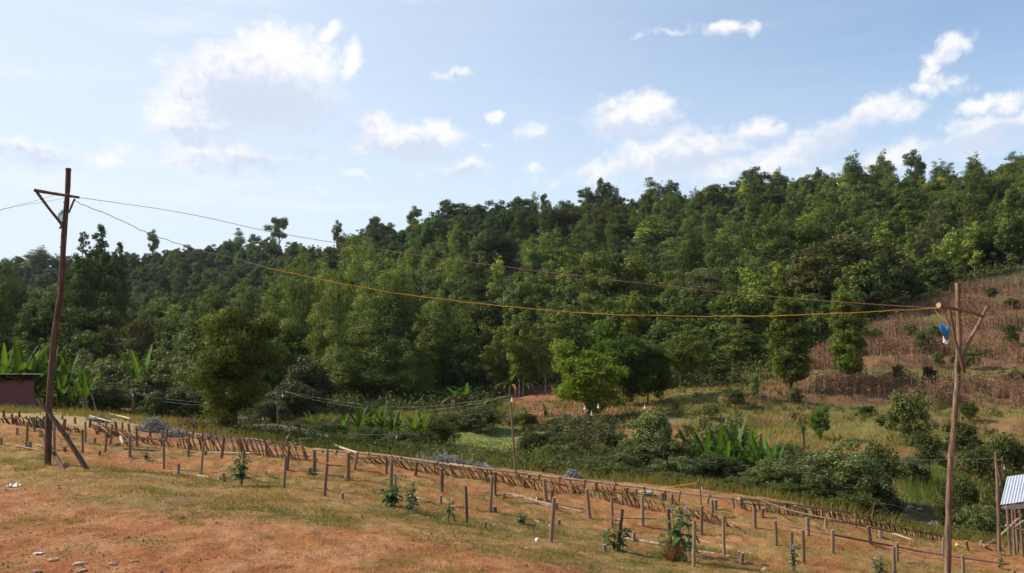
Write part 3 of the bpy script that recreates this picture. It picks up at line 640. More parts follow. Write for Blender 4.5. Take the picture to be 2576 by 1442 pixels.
T('slope_tree', 'leafy', 1630, 870, 140, 66, 'dark leafy tree at the right edge of the red soil patch', color=(.5, .58, .6))
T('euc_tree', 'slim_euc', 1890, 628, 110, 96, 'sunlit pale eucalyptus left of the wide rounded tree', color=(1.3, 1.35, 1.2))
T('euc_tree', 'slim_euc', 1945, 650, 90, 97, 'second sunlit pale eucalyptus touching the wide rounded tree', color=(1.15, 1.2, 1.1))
T('eucalyptus_tree', 'spire', 2285, 480, 130, 165, 'pointed dark eucalyptus on the right slope above the round tree', color=(.8, .85, .7))
T('bare_trunk_tree', 'bare', 2365, 535, 130, 132, 'yellowish open tree with pale forked trunk, right slope')
T('bare_trunk_tree', 'bare', 2330, 590, 90, 126, 'smaller open tree with pale trunk left of the forked one')
T('dark_green_tree', 'big_dark', 2440, 575, 115, 124, 'dark green leafy tree above the top of the maize field', color=(.9, 1.0, .6))
T('dark_green_tree', 'big_dark', 2545, 560, 110, 128, 'green leafy tree at the right edge above the banana plant', color=(1.1, 1.25, .7))
T('eucalyptus_tree', 'big_euc', 2480, 430, 150, 190, 'tall eucalyptus high on the right slope', color=(.75, .8, .7))
T('eucalyptus_tree', 'big_euc', 2560, 400, 130, 200, 'tall eucalyptus at the right edge of the ridge', color=(.8, .85, .75))
T('flat_tree', 'big_dark', 225, 742, 150, 100, 'dark flat crowned tree behind the left pole', color=(.75, .72, .6))
T('flat_tree', 'big_dark', 120, 740, 150, 108, 'dark olive tree left of the tall left pole', color=(.85, .85, .6))
T('brown_tree', 'bare', 330, 800, 130, 88, 'half bare brownish tree behind the left coffee shrubs', color=(.8, .7, .6))
T('grey_green_tree', 'tall_euc', 468, 815, 85, 86, 'small grey green drooping tree left of the dense dark tree')
T('grey_green_tree', 'tall_euc', 620, 700, 80, 150, 'rounded eucalyptus with a tuft, left of the big clump')
for u, vt, w, Y, c, l in ((700, 690, 80, 130, 1.15, 'sunlit pointed eucalyptus left of the big clump'), (535, 720, 70, 165, .9, 'dark eucalyptus in the valley notch left of the clump'), (500, 740, 60, 165, 1., 'small eucalyptus beside the dark one in the valley notch'), (775, 640, 60, 130, 1.1, 'narrow sunlit eucalyptus touching the left of the big clump')):
    T('euc_tree', 'tall_euc', u, vt, w, Y, l, color=(c, c, .9 * c))
T('slim_tree', 'slim_euc', 1420, 770, 110, 92, 'round topped eucalyptus right of the young plantation', color=(.85, .9, .8))
items = []
rg = np.random.default_rng(31)
for k in range(30):     # young plantation of slim trunks between the clump and the dark tree
    u = 1050 + 400 * (k + rg.uniform(-.4, .4)) / 30; Y = rg.uniform(80, 96); c = rg.uniform(.8, 1.1)
    o = T('slim_tree', 'slim_euc', u, rg.uniform(775, 850), rg.uniform(50, 80), Y, None, group='young eucalyptus plantation', color=(c * 1.05, c, c * .85)); items.append((o, u, 'slim young plantation eucalyptus', 'between the tall clump and the dark tree' if Y > 88 else 'in the front edge of the plantation'))
for k in range(24):     # thin trees around the foot of the field
    u = 1640 + 270 * (k + rg.uniform(-.4, .4)) / 24; Y = rg.uniform(72, 92); c = rg.uniform(.85, 1.15)
    o = T('slim_tree', 'slim_euc', u, rg.uniform(790, 880), rg.uniform(60, 90), Y, None, group='thin trees left of the maize field', color=(c, c, c * .9)); items.append((o, u, 'thin pale stemmed tree', 'left of the maize field, back row' if Y > 82 else 'left of the maize field, front row'))
single_out(items)
for u, vt, w, Y, key, c, l in ((1580, 560, 130, 228, 'big_dark', .62, 'dark domed tree under the ridge dome, mid slope'), (1470, 525, 190, 250, 'umbrella', .6, 'dark wide spreading tree just below the ridge centre'), (1690, 600, 85, 190, 'tall_euc', 1.35, 'pale feathery eucalyptus left of the yellowish open tree'), (1370, 590, 95, 200, 'tall_euc', 1.3, 'pale feathery eucalyptus mid slope below the small ridge spires'),
 (1245, 585, 115, 215, 'big_dark', .6, 'dark leafy crown mid slope below the big round ridge tree'), (1125, 640, 100, 190, 'tall_euc', 1.3, 'pale eucalyptus right of the top of the tall clump'), (1830, 560, 95, 190, 'tall_euc', 1.4, 'bright feathery eucalyptus on the upper middle slope'), (1770, 670, 160, 118, 'bare', 1.35, 'yellowish open crowned tree left of the sunlit pale eucalyptus'), (1640, 545, 90, 215, 'young_euc', 1.5, 'yellow green bushy eucalyptus below the ridge dome'),
 (1935, 480, 85, 240, 'big_dark', .65, 'dark round crown below the ragged ridge tree'), (2085, 510, 110, 200, 'tall_euc', 1.2, 'pale broad eucalyptus above the dark domed tree'), (2195, 500, 95, 220, 'big_dark', .6, 'dark crown left of the pointed dark eucalyptus'), (2400, 470, 120, 205, 'tall_euc', 1.1, 'broad eucalyptus above the forked pale trunk tree'), (1005, 585, 90, 300, 'big_dark', .55, 'dark bushy tree on the hill right above the tall clump'),
 (1330, 690, 110, 150, 'tall_euc', 1.25, 'sunlit eucalyptus above the young slim plantation'), (1190, 700, 110, 150, 'big_dark', .75, 'dark round tree between the tall clump and the plantation'), (1440, 640, 100, 170, 'young_euc', 1.5, 'light green young eucalyptus left of the big dark tree'), (1680, 720, 100, 130, 'tall_euc', 1.2, 'pale eucalyptus right beside the big dark tree'), (820, 640, 80, 260, 'big_dark', .5, 'dark hill tree above the left of the tall clump'), (430, 770, 110, 120, 'tall_euc', 1.3, 'bright green eucalyptus behind the brownish tree, left'), (700, 790, 120, 100, 'leafy', .9, 'light green leafy tree right of the dense dark tree')):
    T('slope_tree', key, u, vt, w, Y, l, color=(c, c, c * .92))
# trees standing out on the skyline
SKY = [(382,577,34,420,'loose','lone round crowned tree sticking out of the left ridge'),(700,548,58,400,'loose','big lone tree on the left ridge under the wire'),(597,575,40,410,'tall_euc','small pointed tree on the ridge left of the lone tree'),
 (100,622,90,380,'tall_euc','dark tree hump on the far left ridge'),(45,645,30,390,'loose','small round tree at the far left ridge end'),(140,640,40,385,'tall_euc','tree at the right of the far left hump'),(1042,520,45,330,'loose','pale tree poking out of the ridge near its middle'),
 (940,545,50,345,'broad','round tree on the ridge left of the pale one'),(1150,505,110,320,'broad','big dark round tree on the middle ridge'),(1205,520,90,318,'broad','dark round tree right of the big one, middle ridge'),(1255,505,70,312,'broad','dark tall round tree on the middle ridge'),
 (1310,495,80,308,'broad','dark bushy tree left of the two small ridge spires'),(1343,484,34,305,'tall_euc','left of two small pointed spires on the ridge'),(1368,488,24,305,'loose','right of two small pointed spires on the ridge'),(1525,450,55,300,'broad','dark dome tree standing proud on the ridge'),
 (1475,470,60,300,'loose','loose pale tree left of the dark dome on the ridge'),(1640,448,70,290,'tall_euc','eucalyptus right of the dark dome on the ridge'),(1690,455,50,290,'loose','tufted tree on the ridge right of the dome'),(1795,465,30,285,'loose','thin tree with a small tuft on the ridge'),
 (1890,420,95,280,'loose','dark ragged tree on the right ridge'),(1960,425,60,278,'tall_euc','sunlit bushy tree right of the ragged ridge tree'),(2060,422,26,275,'loose','tiny tufted tree on the right ridge'),(2150,388,65,270,'tall_euc','pale eucalyptus, left of three on the right ridge'),
 (2225,383,70,268,'tall_euc','pale eucalyptus, middle of three on the right ridge'),(2303,375,62,262,'loose','tall airy eucalyptus, right of three on the right ridge'),(2370,405,55,260,'tall_euc','dark eucalyptus right of the airy ridge tree'),(2455,390,50,255,'tall_euc','domed eucalyptus near the right end of the ridge'),
 (2560,382,60,245,'tall_euc','eucalyptus at the right end of the ridge'),(850,555,30,350,'loose','wispy bare tree on the ridge above the big clump'),(640,590,45,405,'umbrella','small flat topped tree on the left ridge')]
SKYU = []
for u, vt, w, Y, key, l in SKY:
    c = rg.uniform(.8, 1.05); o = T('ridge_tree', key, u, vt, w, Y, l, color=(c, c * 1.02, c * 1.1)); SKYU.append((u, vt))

# ------------------------------------------------------------------ the wooded hill: every tree its own object
LAND = [(950, 640, 'tall eucalyptus clump'), (1560, 660, 'big dark mid slope tree'), (2130, 610, 'wide rounded tree'), (242, 575, 'three spires by the left pole'), (592, 790, 'dense dark conical tree'), (700, 550, 'lone tree on the left ridge'), (382, 580, 'small lone ridge tree'),
        (1150, 505, 'big round ridge tree'), (1525, 455, 'dark dome on the ridge'), (1890, 420, 'ragged ridge tree'), (2303, 380, 'airy ridge eucalyptus'), (1890, 640, 'pale sunlit eucalyptus'), (2365, 545, 'forked pale trunk tree'), (1250, 760, 'young slim plantation'), (2440, 590, 'dark right slope tree'), (2285, 490, 'pointed dark eucalyptus')]
rg = np.random.default_rng(5); placed = []; items = []; cnt = {}
skyl = lambda u: np.interp(u, [-200, 0, 300, 600, 1000, 1300, 1500, 1700, 2000, 2300, 2600, 2800], [690, 680, 640, 625, 570, 530, 505, 490, 455, 430, 410, 395])
CANOPY = lambda u: np.interp(u, [-200, 0, 150, 300, 400, 700, 850, 1000, 1150, 1300, 1450, 1600, 1750, 1900, 2050, 2150, 2300, 2450, 2576, 2800], [665, 658, 655, 628, 616, 596, 580, 562, 535, 515, 508, 490, 483, 458, 440, 432, 425, 420, 412, 400])
MAXK = {'young': 290, 'broad': 290, 'euc': 150, 'umb': 70, 'bush': 120}
tries = 0
while tries < 9000:
    tries += 1
    u = rg.uniform(-90, 2670); vb_ = rg.uniform(skyl(u), 990 if u < 1700 else np.interp(u, [1700, 2000, 2300, 2500, 2600], [960, 830, 740, 700, 660]))
    p = hit(u, vb_, 60)
    if p is None or p[1] < 76 or p[1] > 470: continue
    Y = p[1]; X = p[0]
    if u > 1640 and inpoly(np.array([u]), np.array([vb_ + 12.]), MAIZE)[0]: continue
    if u > 1700 and Y < 80: continue
    if 1255 < u < 1660 and Y < 88: continue
    q = rg.uniform(); n_ = float(fbm(X * 0.022, Y * 0.016, 61, 3))
    if vb_ < skyl(u) + 45: kind = 'broad' if q < .8 else 'umb' if q < .9 else 'young'
    elif Y > 250 and u < 1450: kind = 'broad' if q < .74 else ('young' if q < .82 else ('umb' if q < .94 else 'euc'))
    elif n_ > 0.47: kind = 'young' if q < .76 else ('broad' if q < .9 else 'euc')
    else: kind = 'broad' if q < .48 else ('young' if q < .68 else ('euc' if q < .84 else ('umb' if q < .93 else 'bush')))
    h = {'young': rg.uniform(4.5, 7.5), 'broad': rg.uniform(4.5, 8.5), 'euc': rg.uniform(8, 12), 'umb': rg.uniform(4, 6.5), 'bush': rg.uniform(2, 3.2)}[kind] * (1 + 0.25 * (Y > 250))
    if Y < 130 and kind in ('euc', 'broad'): h *= 0.8
    vg = proj(np.array([X, Y, p[2]]))[1]; lim = CANOPY(u) + rg.uniform(-6, 10)
    if u < 760 and Y < 220: lim = max(lim, np.interp(u, [-100, 60, 330, 560, 700, 760], [730, 745, 775, 765, 730, 700]) + rg.uniform(-12, 12))
    if vg - h * FPX / Y < lim: h = (vg - lim) * Y / FPX
    if h < 1.8: continue
    px = h * FPX / Y
    sp = max(14, px * {'young': .30, 'broad': .46, 'euc': .36, 'umb': .5, 'bush': .5}[kind])
    if any((u - a) ** 2 + ((vb_ - b) * 1.5) ** 2 < (0.5 * (sp + s)) ** 2 for a, b, s in placed): continue
    if cnt.get(kind, 0) >= MAXK[kind]: continue
    cnt[kind] = cnt.get(kind, 0) + 1; placed.append((u, vb_, sp))
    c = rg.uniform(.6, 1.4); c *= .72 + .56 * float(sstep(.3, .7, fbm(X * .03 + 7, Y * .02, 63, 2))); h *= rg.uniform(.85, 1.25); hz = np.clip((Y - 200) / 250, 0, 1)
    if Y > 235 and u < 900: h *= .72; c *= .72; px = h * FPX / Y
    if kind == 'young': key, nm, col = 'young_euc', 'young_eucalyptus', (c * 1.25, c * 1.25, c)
    elif kind == 'broad': key, nm, col = 'broad', 'broadleaf_tree', (c * (.78 if u < 1450 and Y > 240 else 1.), c * .98, c * (1.25 if u < 900 and Y > 235 else 1.))  # far broadleaf trees tinted bluish: distance haze put into the leaf colour
    elif kind == 'euc': key, nm, col = 'tall_euc', 'eucalyptus_tree', (c * .95, c, c * .9)
    elif kind == 'umb': key, nm, col = 'umbrella', 'flat_topped_tree', (c * .75, c * .7, c * .7)
    else: key, nm, col = 'bush', 'bush', (c, c, c)
    if kind in ('broad', 'young') and rg.uniform() < .14: col = (c * 1.5, c * 1.35, c * .75)
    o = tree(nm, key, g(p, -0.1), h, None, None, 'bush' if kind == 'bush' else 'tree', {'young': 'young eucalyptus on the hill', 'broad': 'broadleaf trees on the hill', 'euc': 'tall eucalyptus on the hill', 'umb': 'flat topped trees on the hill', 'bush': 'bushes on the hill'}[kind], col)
    vt_ = vb_ - px
    shade = 'dark' if c < .85 else ('pale' if c > 1.15 else 'green')
    if kind in ('broad', 'young') and col[0] > c * 1.4: shade = 'yellowish'
    noun = {'young': 'young eucalyptus', 'broad': 'round broadleaf tree', 'euc': 'tall eucalyptus', 'umb': 'flat topped tree', 'bush': 'low bush'}[kind]
    k = min(range(len(LAND)), key=lambda k: (LAND[k][0] - u) ** 2 + ((LAND[k][1] - vt_) * 1.3) ** 2)
    du, dv = u - LAND[k][0], vt_ - LAND[k][1]
    rel = ('right of' if du > 0 else 'left of') if abs(du) > abs(dv) * 1.2 else ('below' if dv > 0 else 'above')
    items.append((o, u, f'{shade} {noun}', f'{rel} the {LAND[k][2]}'))
single_out(items)
print('hill trees', cnt, tries)

# ------------------------------------------------------------------ uncountable growth (stuff)
rg = np.random.default_rng(77)
def forest_fill():
    kinds = bpy.data.collections.new('tree_kinds')
    for key, c in (('young_euc', (1.35, 1.35, 1.0)), ('young_euc', (.8, .9, .8)), ('broad', (.65, .75, .75)), ('young_euc', (1.1, 1.15, .9)), ('broad', (1.3, 1.2, .8)), ('broad', (1.1, 1.15, .8)), ('bush', (1.3, 1.15, .8)), ('broad', (.9, 1.0, .8))):
        H, Wd, me = PROTO[key][int(rg.integers(len(PROTO[key])))]
        o = bpy.data.objects.new('tree_kind', me[0]); o.color = (*c, 1); kinds.objects.link(o)
    pts = []; pl = []
    for _ in range(7000):
        u = rg.uniform(-120, 2700); Y = math.exp(rg.uniform(math.log(84), math.log(455))); X = (u - CX) / FPX * Y
        if u > 1640 and bool(in_maize(*[np.array([q]) for q in (X, Y, float(Hq(X, Y)))], 12)[0]): continue
        if u > 1700 and Y < 78: continue
        if 1255 < u < 1660 and Y < 90: continue
        vg = proj(np.array([X, Y, float(Hq(X, Y))]))[1]; lim = CANOPY(u)
        if u < 760 and Y < 220: lim = max(lim, np.interp(u, [-100, 60, 330, 560, 700, 760], [730, 745, 775, 765, 730, 700]))
        if vg - 5.5 * FPX / Y < lim: continue
        pl.append((X, Y))
    pl = np.array(pl); z = Hq(pl[:, 0], pl[:, 1]); uu, vv = proj(np.c_[pl, z])
    keep = []; cell = {}
    for i in range(len(pl)):
        s = 5.0 + 0.006 * pl[i, 1]; k = (int(pl[i, 0] / s), int(pl[i, 1] / s / 1.0))
        if k in cell: continue
        cell[k] = 1; keep.append(i)
    keep = keep[:3200]
    me = bpy.data.meshes.new('forest'); me.from_pydata([(*pl[i], z[i] - 0.2) for i in keep], [], [])
    o = bpy.data.objects.new('forest', me); COL.objects.link(o); tag(o, 'dense mass of young trees filling the wooded hillside', 'forest', None, 'stuff')
    ng = bpy.data.node_groups.new('scatter_trees', 'GeometryNodeTree')
    ng.interface.new_socket('Geometry', in_out='INPUT', socket_type='NodeSocketGeometry'); ng.interface.new_socket('Geometry', in_out='OUTPUT', socket_type='NodeSocketGeometry')
    n = ng.nodes; gi, go = n.new('NodeGroupInput'), n.new('NodeGroupOutput'); mp = n.new('GeometryNodeMeshToPoints'); ip = n.new('GeometryNodeInstanceOnPoints')
    ci = n.new('GeometryNodeCollectionInfo'); ci.inputs['Collection'].default_value = kinds; ci.inputs['Separate Children'].default_value = True; ci.inputs['Reset Children'].default_value = True
    rr = n.new('FunctionNodeRandomValue'); rr.data_type = 'FLOAT_VECTOR'; rr.inputs[0].default_value = (0, 0, 0); rr.inputs[1].default_value = (0.06, 0.06, 6.28)
    rs = n.new('FunctionNodeRandomValue'); rs.data_type = 'FLOAT'; rs.inputs[2].default_value = 0.5; rs.inputs[3].default_value = 1.15; rs.inputs['Seed'].default_value = 5
    ip.inputs['Pick Instance'].default_value = True
    l = ng.links.new; l(gi.outputs[0], mp.inputs[0]); l(mp.outputs[0], ip.inputs['Points']); l(ci.outputs[0], ip.inputs['Instance']); l(rr.outputs[0], ip.inputs['Rotation']); l(rs.outputs[1], ip.inputs['Scale']); l(ip.outputs[0], go.inputs[0])
    o.modifiers.new('scatter', 'NODES').node_group = ng
    print('forest fill', len(keep))
forest_fill()
def polar_pts(n, r0, r1, a=37, pw=0.0):
    th = R(1) * rg.uniform(-a, a, n); lr = rg.uniform(math.log(r0), math.log(r1), n); r = np.exp(lr)
    x, y = np.sin(th) * r, np.cos(th) * r; return x, y, Hq(x, y), r
def undergrowth():
    mb = MB(); x, y, z, r = polar_pts(15000, 62, 440, 36)
    u, v = proj(np.stack([x, y, z], -1))
    ok = ~in_maize(x, y, z, 8) & ~((u > 1255) & (u < 1660) & (y < 88)) & ~((u > 1640) & (y < 72)) & (r > 66 + 14 * fbm(x * .1, y * .1, 71))
    x, y, z, r = x[ok], y[ok], z[ok], r[ok]; n = len(x)
    rad = rg.uniform(0.5, 1.5, n) * (0.7 + r / 300) * np.where(r < 100, 1.4, 1.0); m = 46
    d = unit(rg.normal(size=(n, m, 3))); d[..., 2] = np.abs(d[..., 2])
    C = np.stack([x, y, z], -1)[:, None] + d * rad[:, None, None] * rg.uniform(.4, 1.0, (n, m, 1)) * np.array([1, 1, .9])
    t = np.clip(rg.uniform(0.0, .75, (n, 1)) + rg.uniform(-.2, .2, (n, m)), 0, 1)
    mb.quads(leafq(rg, C.reshape(-1, 3), (np.minimum(rad[:, None] * .36, .20 + r[:, None] * .0012) * np.ones(m)).ravel(), .6, d.reshape(-1, 3)), 0, t.ravel())
    tag(mb.build('undergrowth', M['scrub']), 'green undergrowth covering the ground beneath the hillside trees', 'undergrowth', None, 'stuff')
undergrowth()
def blades(mb, x, y, z, h, w, lean, tint):
    n = len(x); a = rg.uniform(0, 6.283, n); b = rg.uniform(0, 6.283, n); P = np.stack([x, y, z - 0.01], -1)
    side = np.stack([np.cos(a), np.sin(a), 0 * a], -1) * (w * 0.5)[:, None]
    tip = P + np.stack([np.cos(b) * lean * h, np.sin(b) * lean * h, h], -1)
    mb.tris(np.stack([P - side, P + side, tip], 1), 0, tint)
def near_grass():
    mb = MB(); x, y, z, r = polar_pts(620000, 5.6, 29, 38)
    _, cov = ground_colour(x, y, z); n1 = fbm(x * 0.7, y * 0.7, 21); n4 = fbm(x * 2.2, y * 2.2, 51, 3)
    ok = rg.uniform(0, 1, len(x)) < np.clip(cov * 1.0 + 0.02, 0, 1) * sstep(0.34, 0.54, n4); x, y, z, r, n1, n4 = x[ok], y[ok], z[ok], r[ok], n1[ok], n4[ok]; n = len(x); print('grass', n)
    gm = garden_mask(x, y); h = rg.uniform(.010, .032, n) * (1 + r / 26) * (1 + 1.3 * sstep(.52, .72, n4)); w = np.maximum(.004, r * .00050) * rg.uniform(.7, 1.5, n)
    t = np.clip(sstep(.36, .66, n1 * .65 + .35 * rg.uniform(0, 1, n)) * .7 + rg.uniform(-.25, .3, n) + .15 * gm, 0, 1)
    blades(mb, x, y, z, h, w, rg.uniform(.3, 1.6, n), t)
    x, y, z, r = polar_pts(17000, 5.6, 28, 38); n = len(x); a = rg.uniform(0, 6.283, n); l = rg.uniform(.008, .055, n) ** 1.0 * (1 + r / 20); P = np.stack([x, y, z + .012], -1)
    d = np.stack([np.cos(a), np.sin(a), rg.uniform(-.1, .2, n)], -1) * l[:, None]; s = np.stack([-np.sin(a), np.cos(a), 0 * a], -1) * (.001 + r * .00022)[:, None]
    mb.quads(np.stack([P - d - s, P + d - s, P + d + s, P - d + s], 1), 0, rg.uniform(.8, 1, n))
    tag(mb.build('grass', M['grass']), 'short grass and dry straw on the red soil terrace and garden beds', 'grass', None, 'stuff')
near_grass()
def band(x, y, z): return np.mod((z + 0.9 * fbm(x * .06, y * .06, 15)) / 2.7, 1.0)
def clods():
    mb = MB(); x, y, z, r = polar_pts(16000, 5.6, 26, 38); n1 = fbm(x * 1.3, y * 1.3, 95, 3); ok = n1 > .46; x, y, z, r = x[ok], y[ok], z[ok], r[ok]; n = len(x)
    s = rg.uniform(.003, .011, n) * (1 + r / 22) * rg.choice([1, 1, 1, 1.8], n); a = rg.uniform(0, 6.28, n); P = np.stack([x, y, z], -1); e1 = np.stack([np.cos(a), np.sin(a), 0 * a], -1) * s[:, None]; e2 = np.stack([-np.sin(a), np.cos(a), 0 * a], -1) * s[:, None] * .75; up = np.zeros((n, 3)); up[:, 2] = s * rg.uniform(.4, .9, n)
    tp = P + up + e1 * .2; c = [P + e1, P + e2, P - e1 * .9, P - e2]
    for k in range(4): mb.tris(np.stack([c[k], c[(k + 1) % 4], tp], 1), 0, rg.uniform(0, 1, n))
    tag(mb.build('soil_clods', M['clod']), 'small clods of red soil and pebbles scattered over the terrace and beds', 'soil clods', None, 'stuff')
M['clod'] = leaf_mat('red_clod', (.20, .075, .035), (.42, .24, .14), 0.0, .1, .95)
clods()
def slope_growth():
    mb = MB(); x, y, z, r = polar_pts(230000, 28, 112, 37); u, v = proj(np.stack([x, y, z], -1)); b = -x * ROW[1] + y * ROW[0]
    n3 = fbm(x * .5, y * .5, 81, 4)
    field = inpoly(u, v, [(1115, 1088), (1260, 1073), (1460, 1086), (1470, 1145), (1190, 1142), (1115, 1130)]) & (y > 44) & (y < 62)
    ok = (b > 28) & ~(inpoly(u, v, MAIZE) & (y > 60) & (rg.uniform(0, 1, len(x)) < .5)) & (seg_dist(x, y, RIVER) > 1.9) & (rg.uniform(0, 1, len(x)) < .25 + .75 * sstep(.38, .6, n3) + field) & ((r < 74) | (u > 1500))
    x, y, z, r, u, n3, field = (q[ok] for q in (x, y, z, r, u, n3, field)); n = len(x); print('slope grass', n)
    h = np.where(field, .10, rg.uniform(.10, .42, n) * (.5 + n3)); w = r * .0009 * rg.uniform(.7, 1.4, n)
    t = np.clip(sstep(.30, .66, fbm(x * .16, y * .16, 83, 3)) * .55 + rg.uniform(0, .3, n), 0, 1) * 1.0 + np.where((u > 1640) & (y > 44), .28, 0.0); t = np.clip(t, 0, 1) * np.where((y > 60) & (u > 1650), np.where(band(x, y, z) < .26, .45, 1.0), np.where(y < 40, .6, 1.0)) * np.where(field, .45, 1)
    blades(mb, x, y, z, h, w, rg.uniform(.2, .9, n), t)
    tag(mb.build('slope_grass', M['grass']), 'rough grass and weeds along the stream and up the far slope', 'grass', None, 'stuff')
    mb = MB(); x, y, z, r = polar_pts(150000, 58, 125, 36); u, v = proj(np.stack([x, y, z], -1)); n3 = fbm(x * .3, y * .3, 85, 4)
    bd = band(x, y, z) + .25 * (fbm(x * .4, y * .4, 97) - .5); ok = inpoly(u, v, MAIZE) & (y > 60) & (bd > .24) & (rg.uniform(0, 1, len(x)) < .9 * sstep(.34, .60, n3) * (.15 + .85 * sstep(.38, .5, fbm(x * .06 + 5, y * .25, 86, 3)))); x, y, z, r = x[ok], y[ok], z[ok], r[ok]; n = len(x); print('maize', n)
    h = rg.uniform(.7, 1.7, n); blades(mb, x, y, z, h, r * .0008 * np.ones(n), .14 * np.ones(n), rg.uniform(.2, 1, n))
    for k in range(3):
        a = rg.uniform(0, 6.283, n); zz = z + h * rg.uniform(.25, .9, n); l = rg.uniform(.2, .45, n); P = np.stack([x, y, zz], -1)
        tip = P + np.stack([np.cos(a) * l, np.sin(a) * l, -l * rg.uniform(-.3, 1.0, n)], -1); mb.tris(np.stack([P, P + np.array([0, 0, .07]), tip], 1), 0, rg.uniform(0, .9, n))
    tag(mb.build('dry_maize', M['straw']), 'field of dry reddish brown maize stalks on the right slope', 'maize', None, 'stuff')
    mb = MB(); x, y, z, r = polar_pts(60000, 35, 50, 36); u, v = proj(np.stack([x, y, z], -1))
    ok = inpoly(u, v, [(2225, 1180), (2390, 1165), (2430, 1265), (2290, 1262)]) & (seg_dist(x, y, RIVER) > 1.8); x, y, z, r = x[ok], y[ok], z[ok], r[ok]; n = len(x); print('lush', n)
    blades(mb, x, y, z, rg.uniform(.3, .9, n), .035 * np.ones(n), rg.uniform(.1, .6, n), rg.uniform(.1, .9, n))
    tag(mb.build('river_grass', M['lush']), 'lush bright green tall grass on the stream bank', 'grass', None, 'stuff')
    mb = MB(); x, y, z, r = polar_pts(9000, 29, 84, 37); u, v = proj(np.stack([x, y, z], -1)); b = -x * ROW[1] + y * ROW[0]; n3 = fbm(x * .13, y * .13, 88, 3)
    field = inpoly(u, v, [(1105, 1080), (1260, 1065), (1470, 1080), (1480, 1150), (1190, 1150), (1105, 1135)])
    ok = (b > 29.5) & ~field & (n3 > np.where(u > 1600, np.where(y > 44, .56, .40), .38)) & (seg_dist(x, y, RIVER) > 2.2) & ~((u < 480) & (v > 1015) & (y < 60)) & ~((u > 1270) & (u < 1640) & (y > 60)) & ~((u > 2220) & (u < 2400) & (y < 44)); x, y, z, r, u = x[ok], y[ok], z[ok], r[ok], u[ok]; n = len(x); print('scrub', n); m = 40
    rad = rg.uniform(.2, .6, n) * np.where((u > 1330) & (y < 44), 1.5, 1.0) * np.where(u > 1600, .85, 1.1); d = unit(rg.normal(size=(n, m, 3))); d[..., 2] = np.abs(d[..., 2]); C = np.stack([x, y, z], -1)[:, None] + d * rad[:, None, None] * rg.uniform(.3, 1.0, (n, m, 1)) * np.array([1, 1, 1.15])
    t = np.clip(rg.uniform(0.05, .9, (n, 1)) + rg.uniform(-.2, .2, (n, m)), 0, 1)
    mb.quads(leafq(rg, C.reshape(-1, 3), (.13 + .0 * C[..., 0]).ravel(), .5, d.reshape(-1, 3)), 0, t.ravel())
    tag(mb.build('scrub', M['scrub']), 'low tangled scrub along the stream below the garden fence', 'scrub', None, 'stuff')
slope_growth()

# ------------------------------------------------------------------ banana and ensete plants, weeds, yucca
def strip(mb, base, az_, el_, length, width, droop, n=7, fold=0.35, tint=0.5, mat=0, prof=None):
    p = np.array(base, float); e = el_; pts = [p.copy()]; ds = length / (n - 1)
    for k in range(n - 1):
        p = p + ds * np.array([math.cos(az_) * math.cos(e), math.sin(az_) * math.cos(e), math.sin(e)]); pts.append(p.copy()); e -= droop / (n - 1)
    P = np.array(pts); s = np.linspace(0, 1, n); w = width * 0.5 * (np.sin(np.pi * np.clip(s, 0.02, 0.985) ** 0.75) ** 0.6 if prof is None else prof(s))
    side = np.array([-math.sin(az_), math.cos(az_), 0]); up = np.array([0, 0, 1.0])
    A = P + side * w[:, None] + up * (w * fold)[:, None]; B = P - side * w[:, None] + up * (w * fold)[:, None]
    V = np.concatenate([A, P, B]); k = np.arange(n - 1)
    F = np.concatenate([np.stack([k, k + 1, k + 1 + n, k + n], -1), np.stack([k + n, k + n + 1, k + 1 + 2 * n, k + 2 * n], -1)])
    mb.add(V, F, mat, tint)
BAN = {'ensete': [], 'banana': []}
for kind, seeds in (('ensete', (1, 2, 3, 4)), ('banana', (5, 6, 7))):
    for s in seeds:
        rg2 = np.random.default_rng(900 + s); st, lf = MB(), MB()
        hs = 0.28 if kind == 'ensete' else 0.5
        st.tube([(0, 0, -.1), (0, 0, hs * .5), (0.01, 0, hs)], [.095, .075, .04], 9, 0, .8)
        nl = 10 if kind == 'ensete' else 9
        for k in range(nl):
            a = k * 2.4 + rg2.uniform(-.3, .3); f = k / (nl - 1)
            e = (R(40) + R(46) * f if kind == 'ensete' else R(5) + R(70) * f) + rg2.uniform(-.12, .12)
            dr = rg2.uniform(.4, 2.0) * (1.2 - f) if kind == 'ensete' else rg2.uniform(.7, 1.5)
            strip(lf, (0, 0, hs * (.85 + .15 * f)), a, e, rg2.uniform(.6, .8) * (1 if kind == 'ensete' else .75), rg2.uniform(.085, .13) if kind == 'ensete' else .085, dr, 8, .4, float(rg2.uniform(0, 1) ** 1.3))
        for k in range(4): strip(lf, (0, 0, hs * .8), rg2.uniform(0, 6.28), R(rg2.uniform(-10, 40)), rg2.uniform(.35, .55), .07, rg2.uniform(1.2, 2.2), 7, .5, rg2.uniform(0, 1), 1)
        BAN[kind].append((st.mesh(kind + '_stem', M['weed']), lf.mesh(kind + '_leaves', [M['ensete'], M['straw']])))
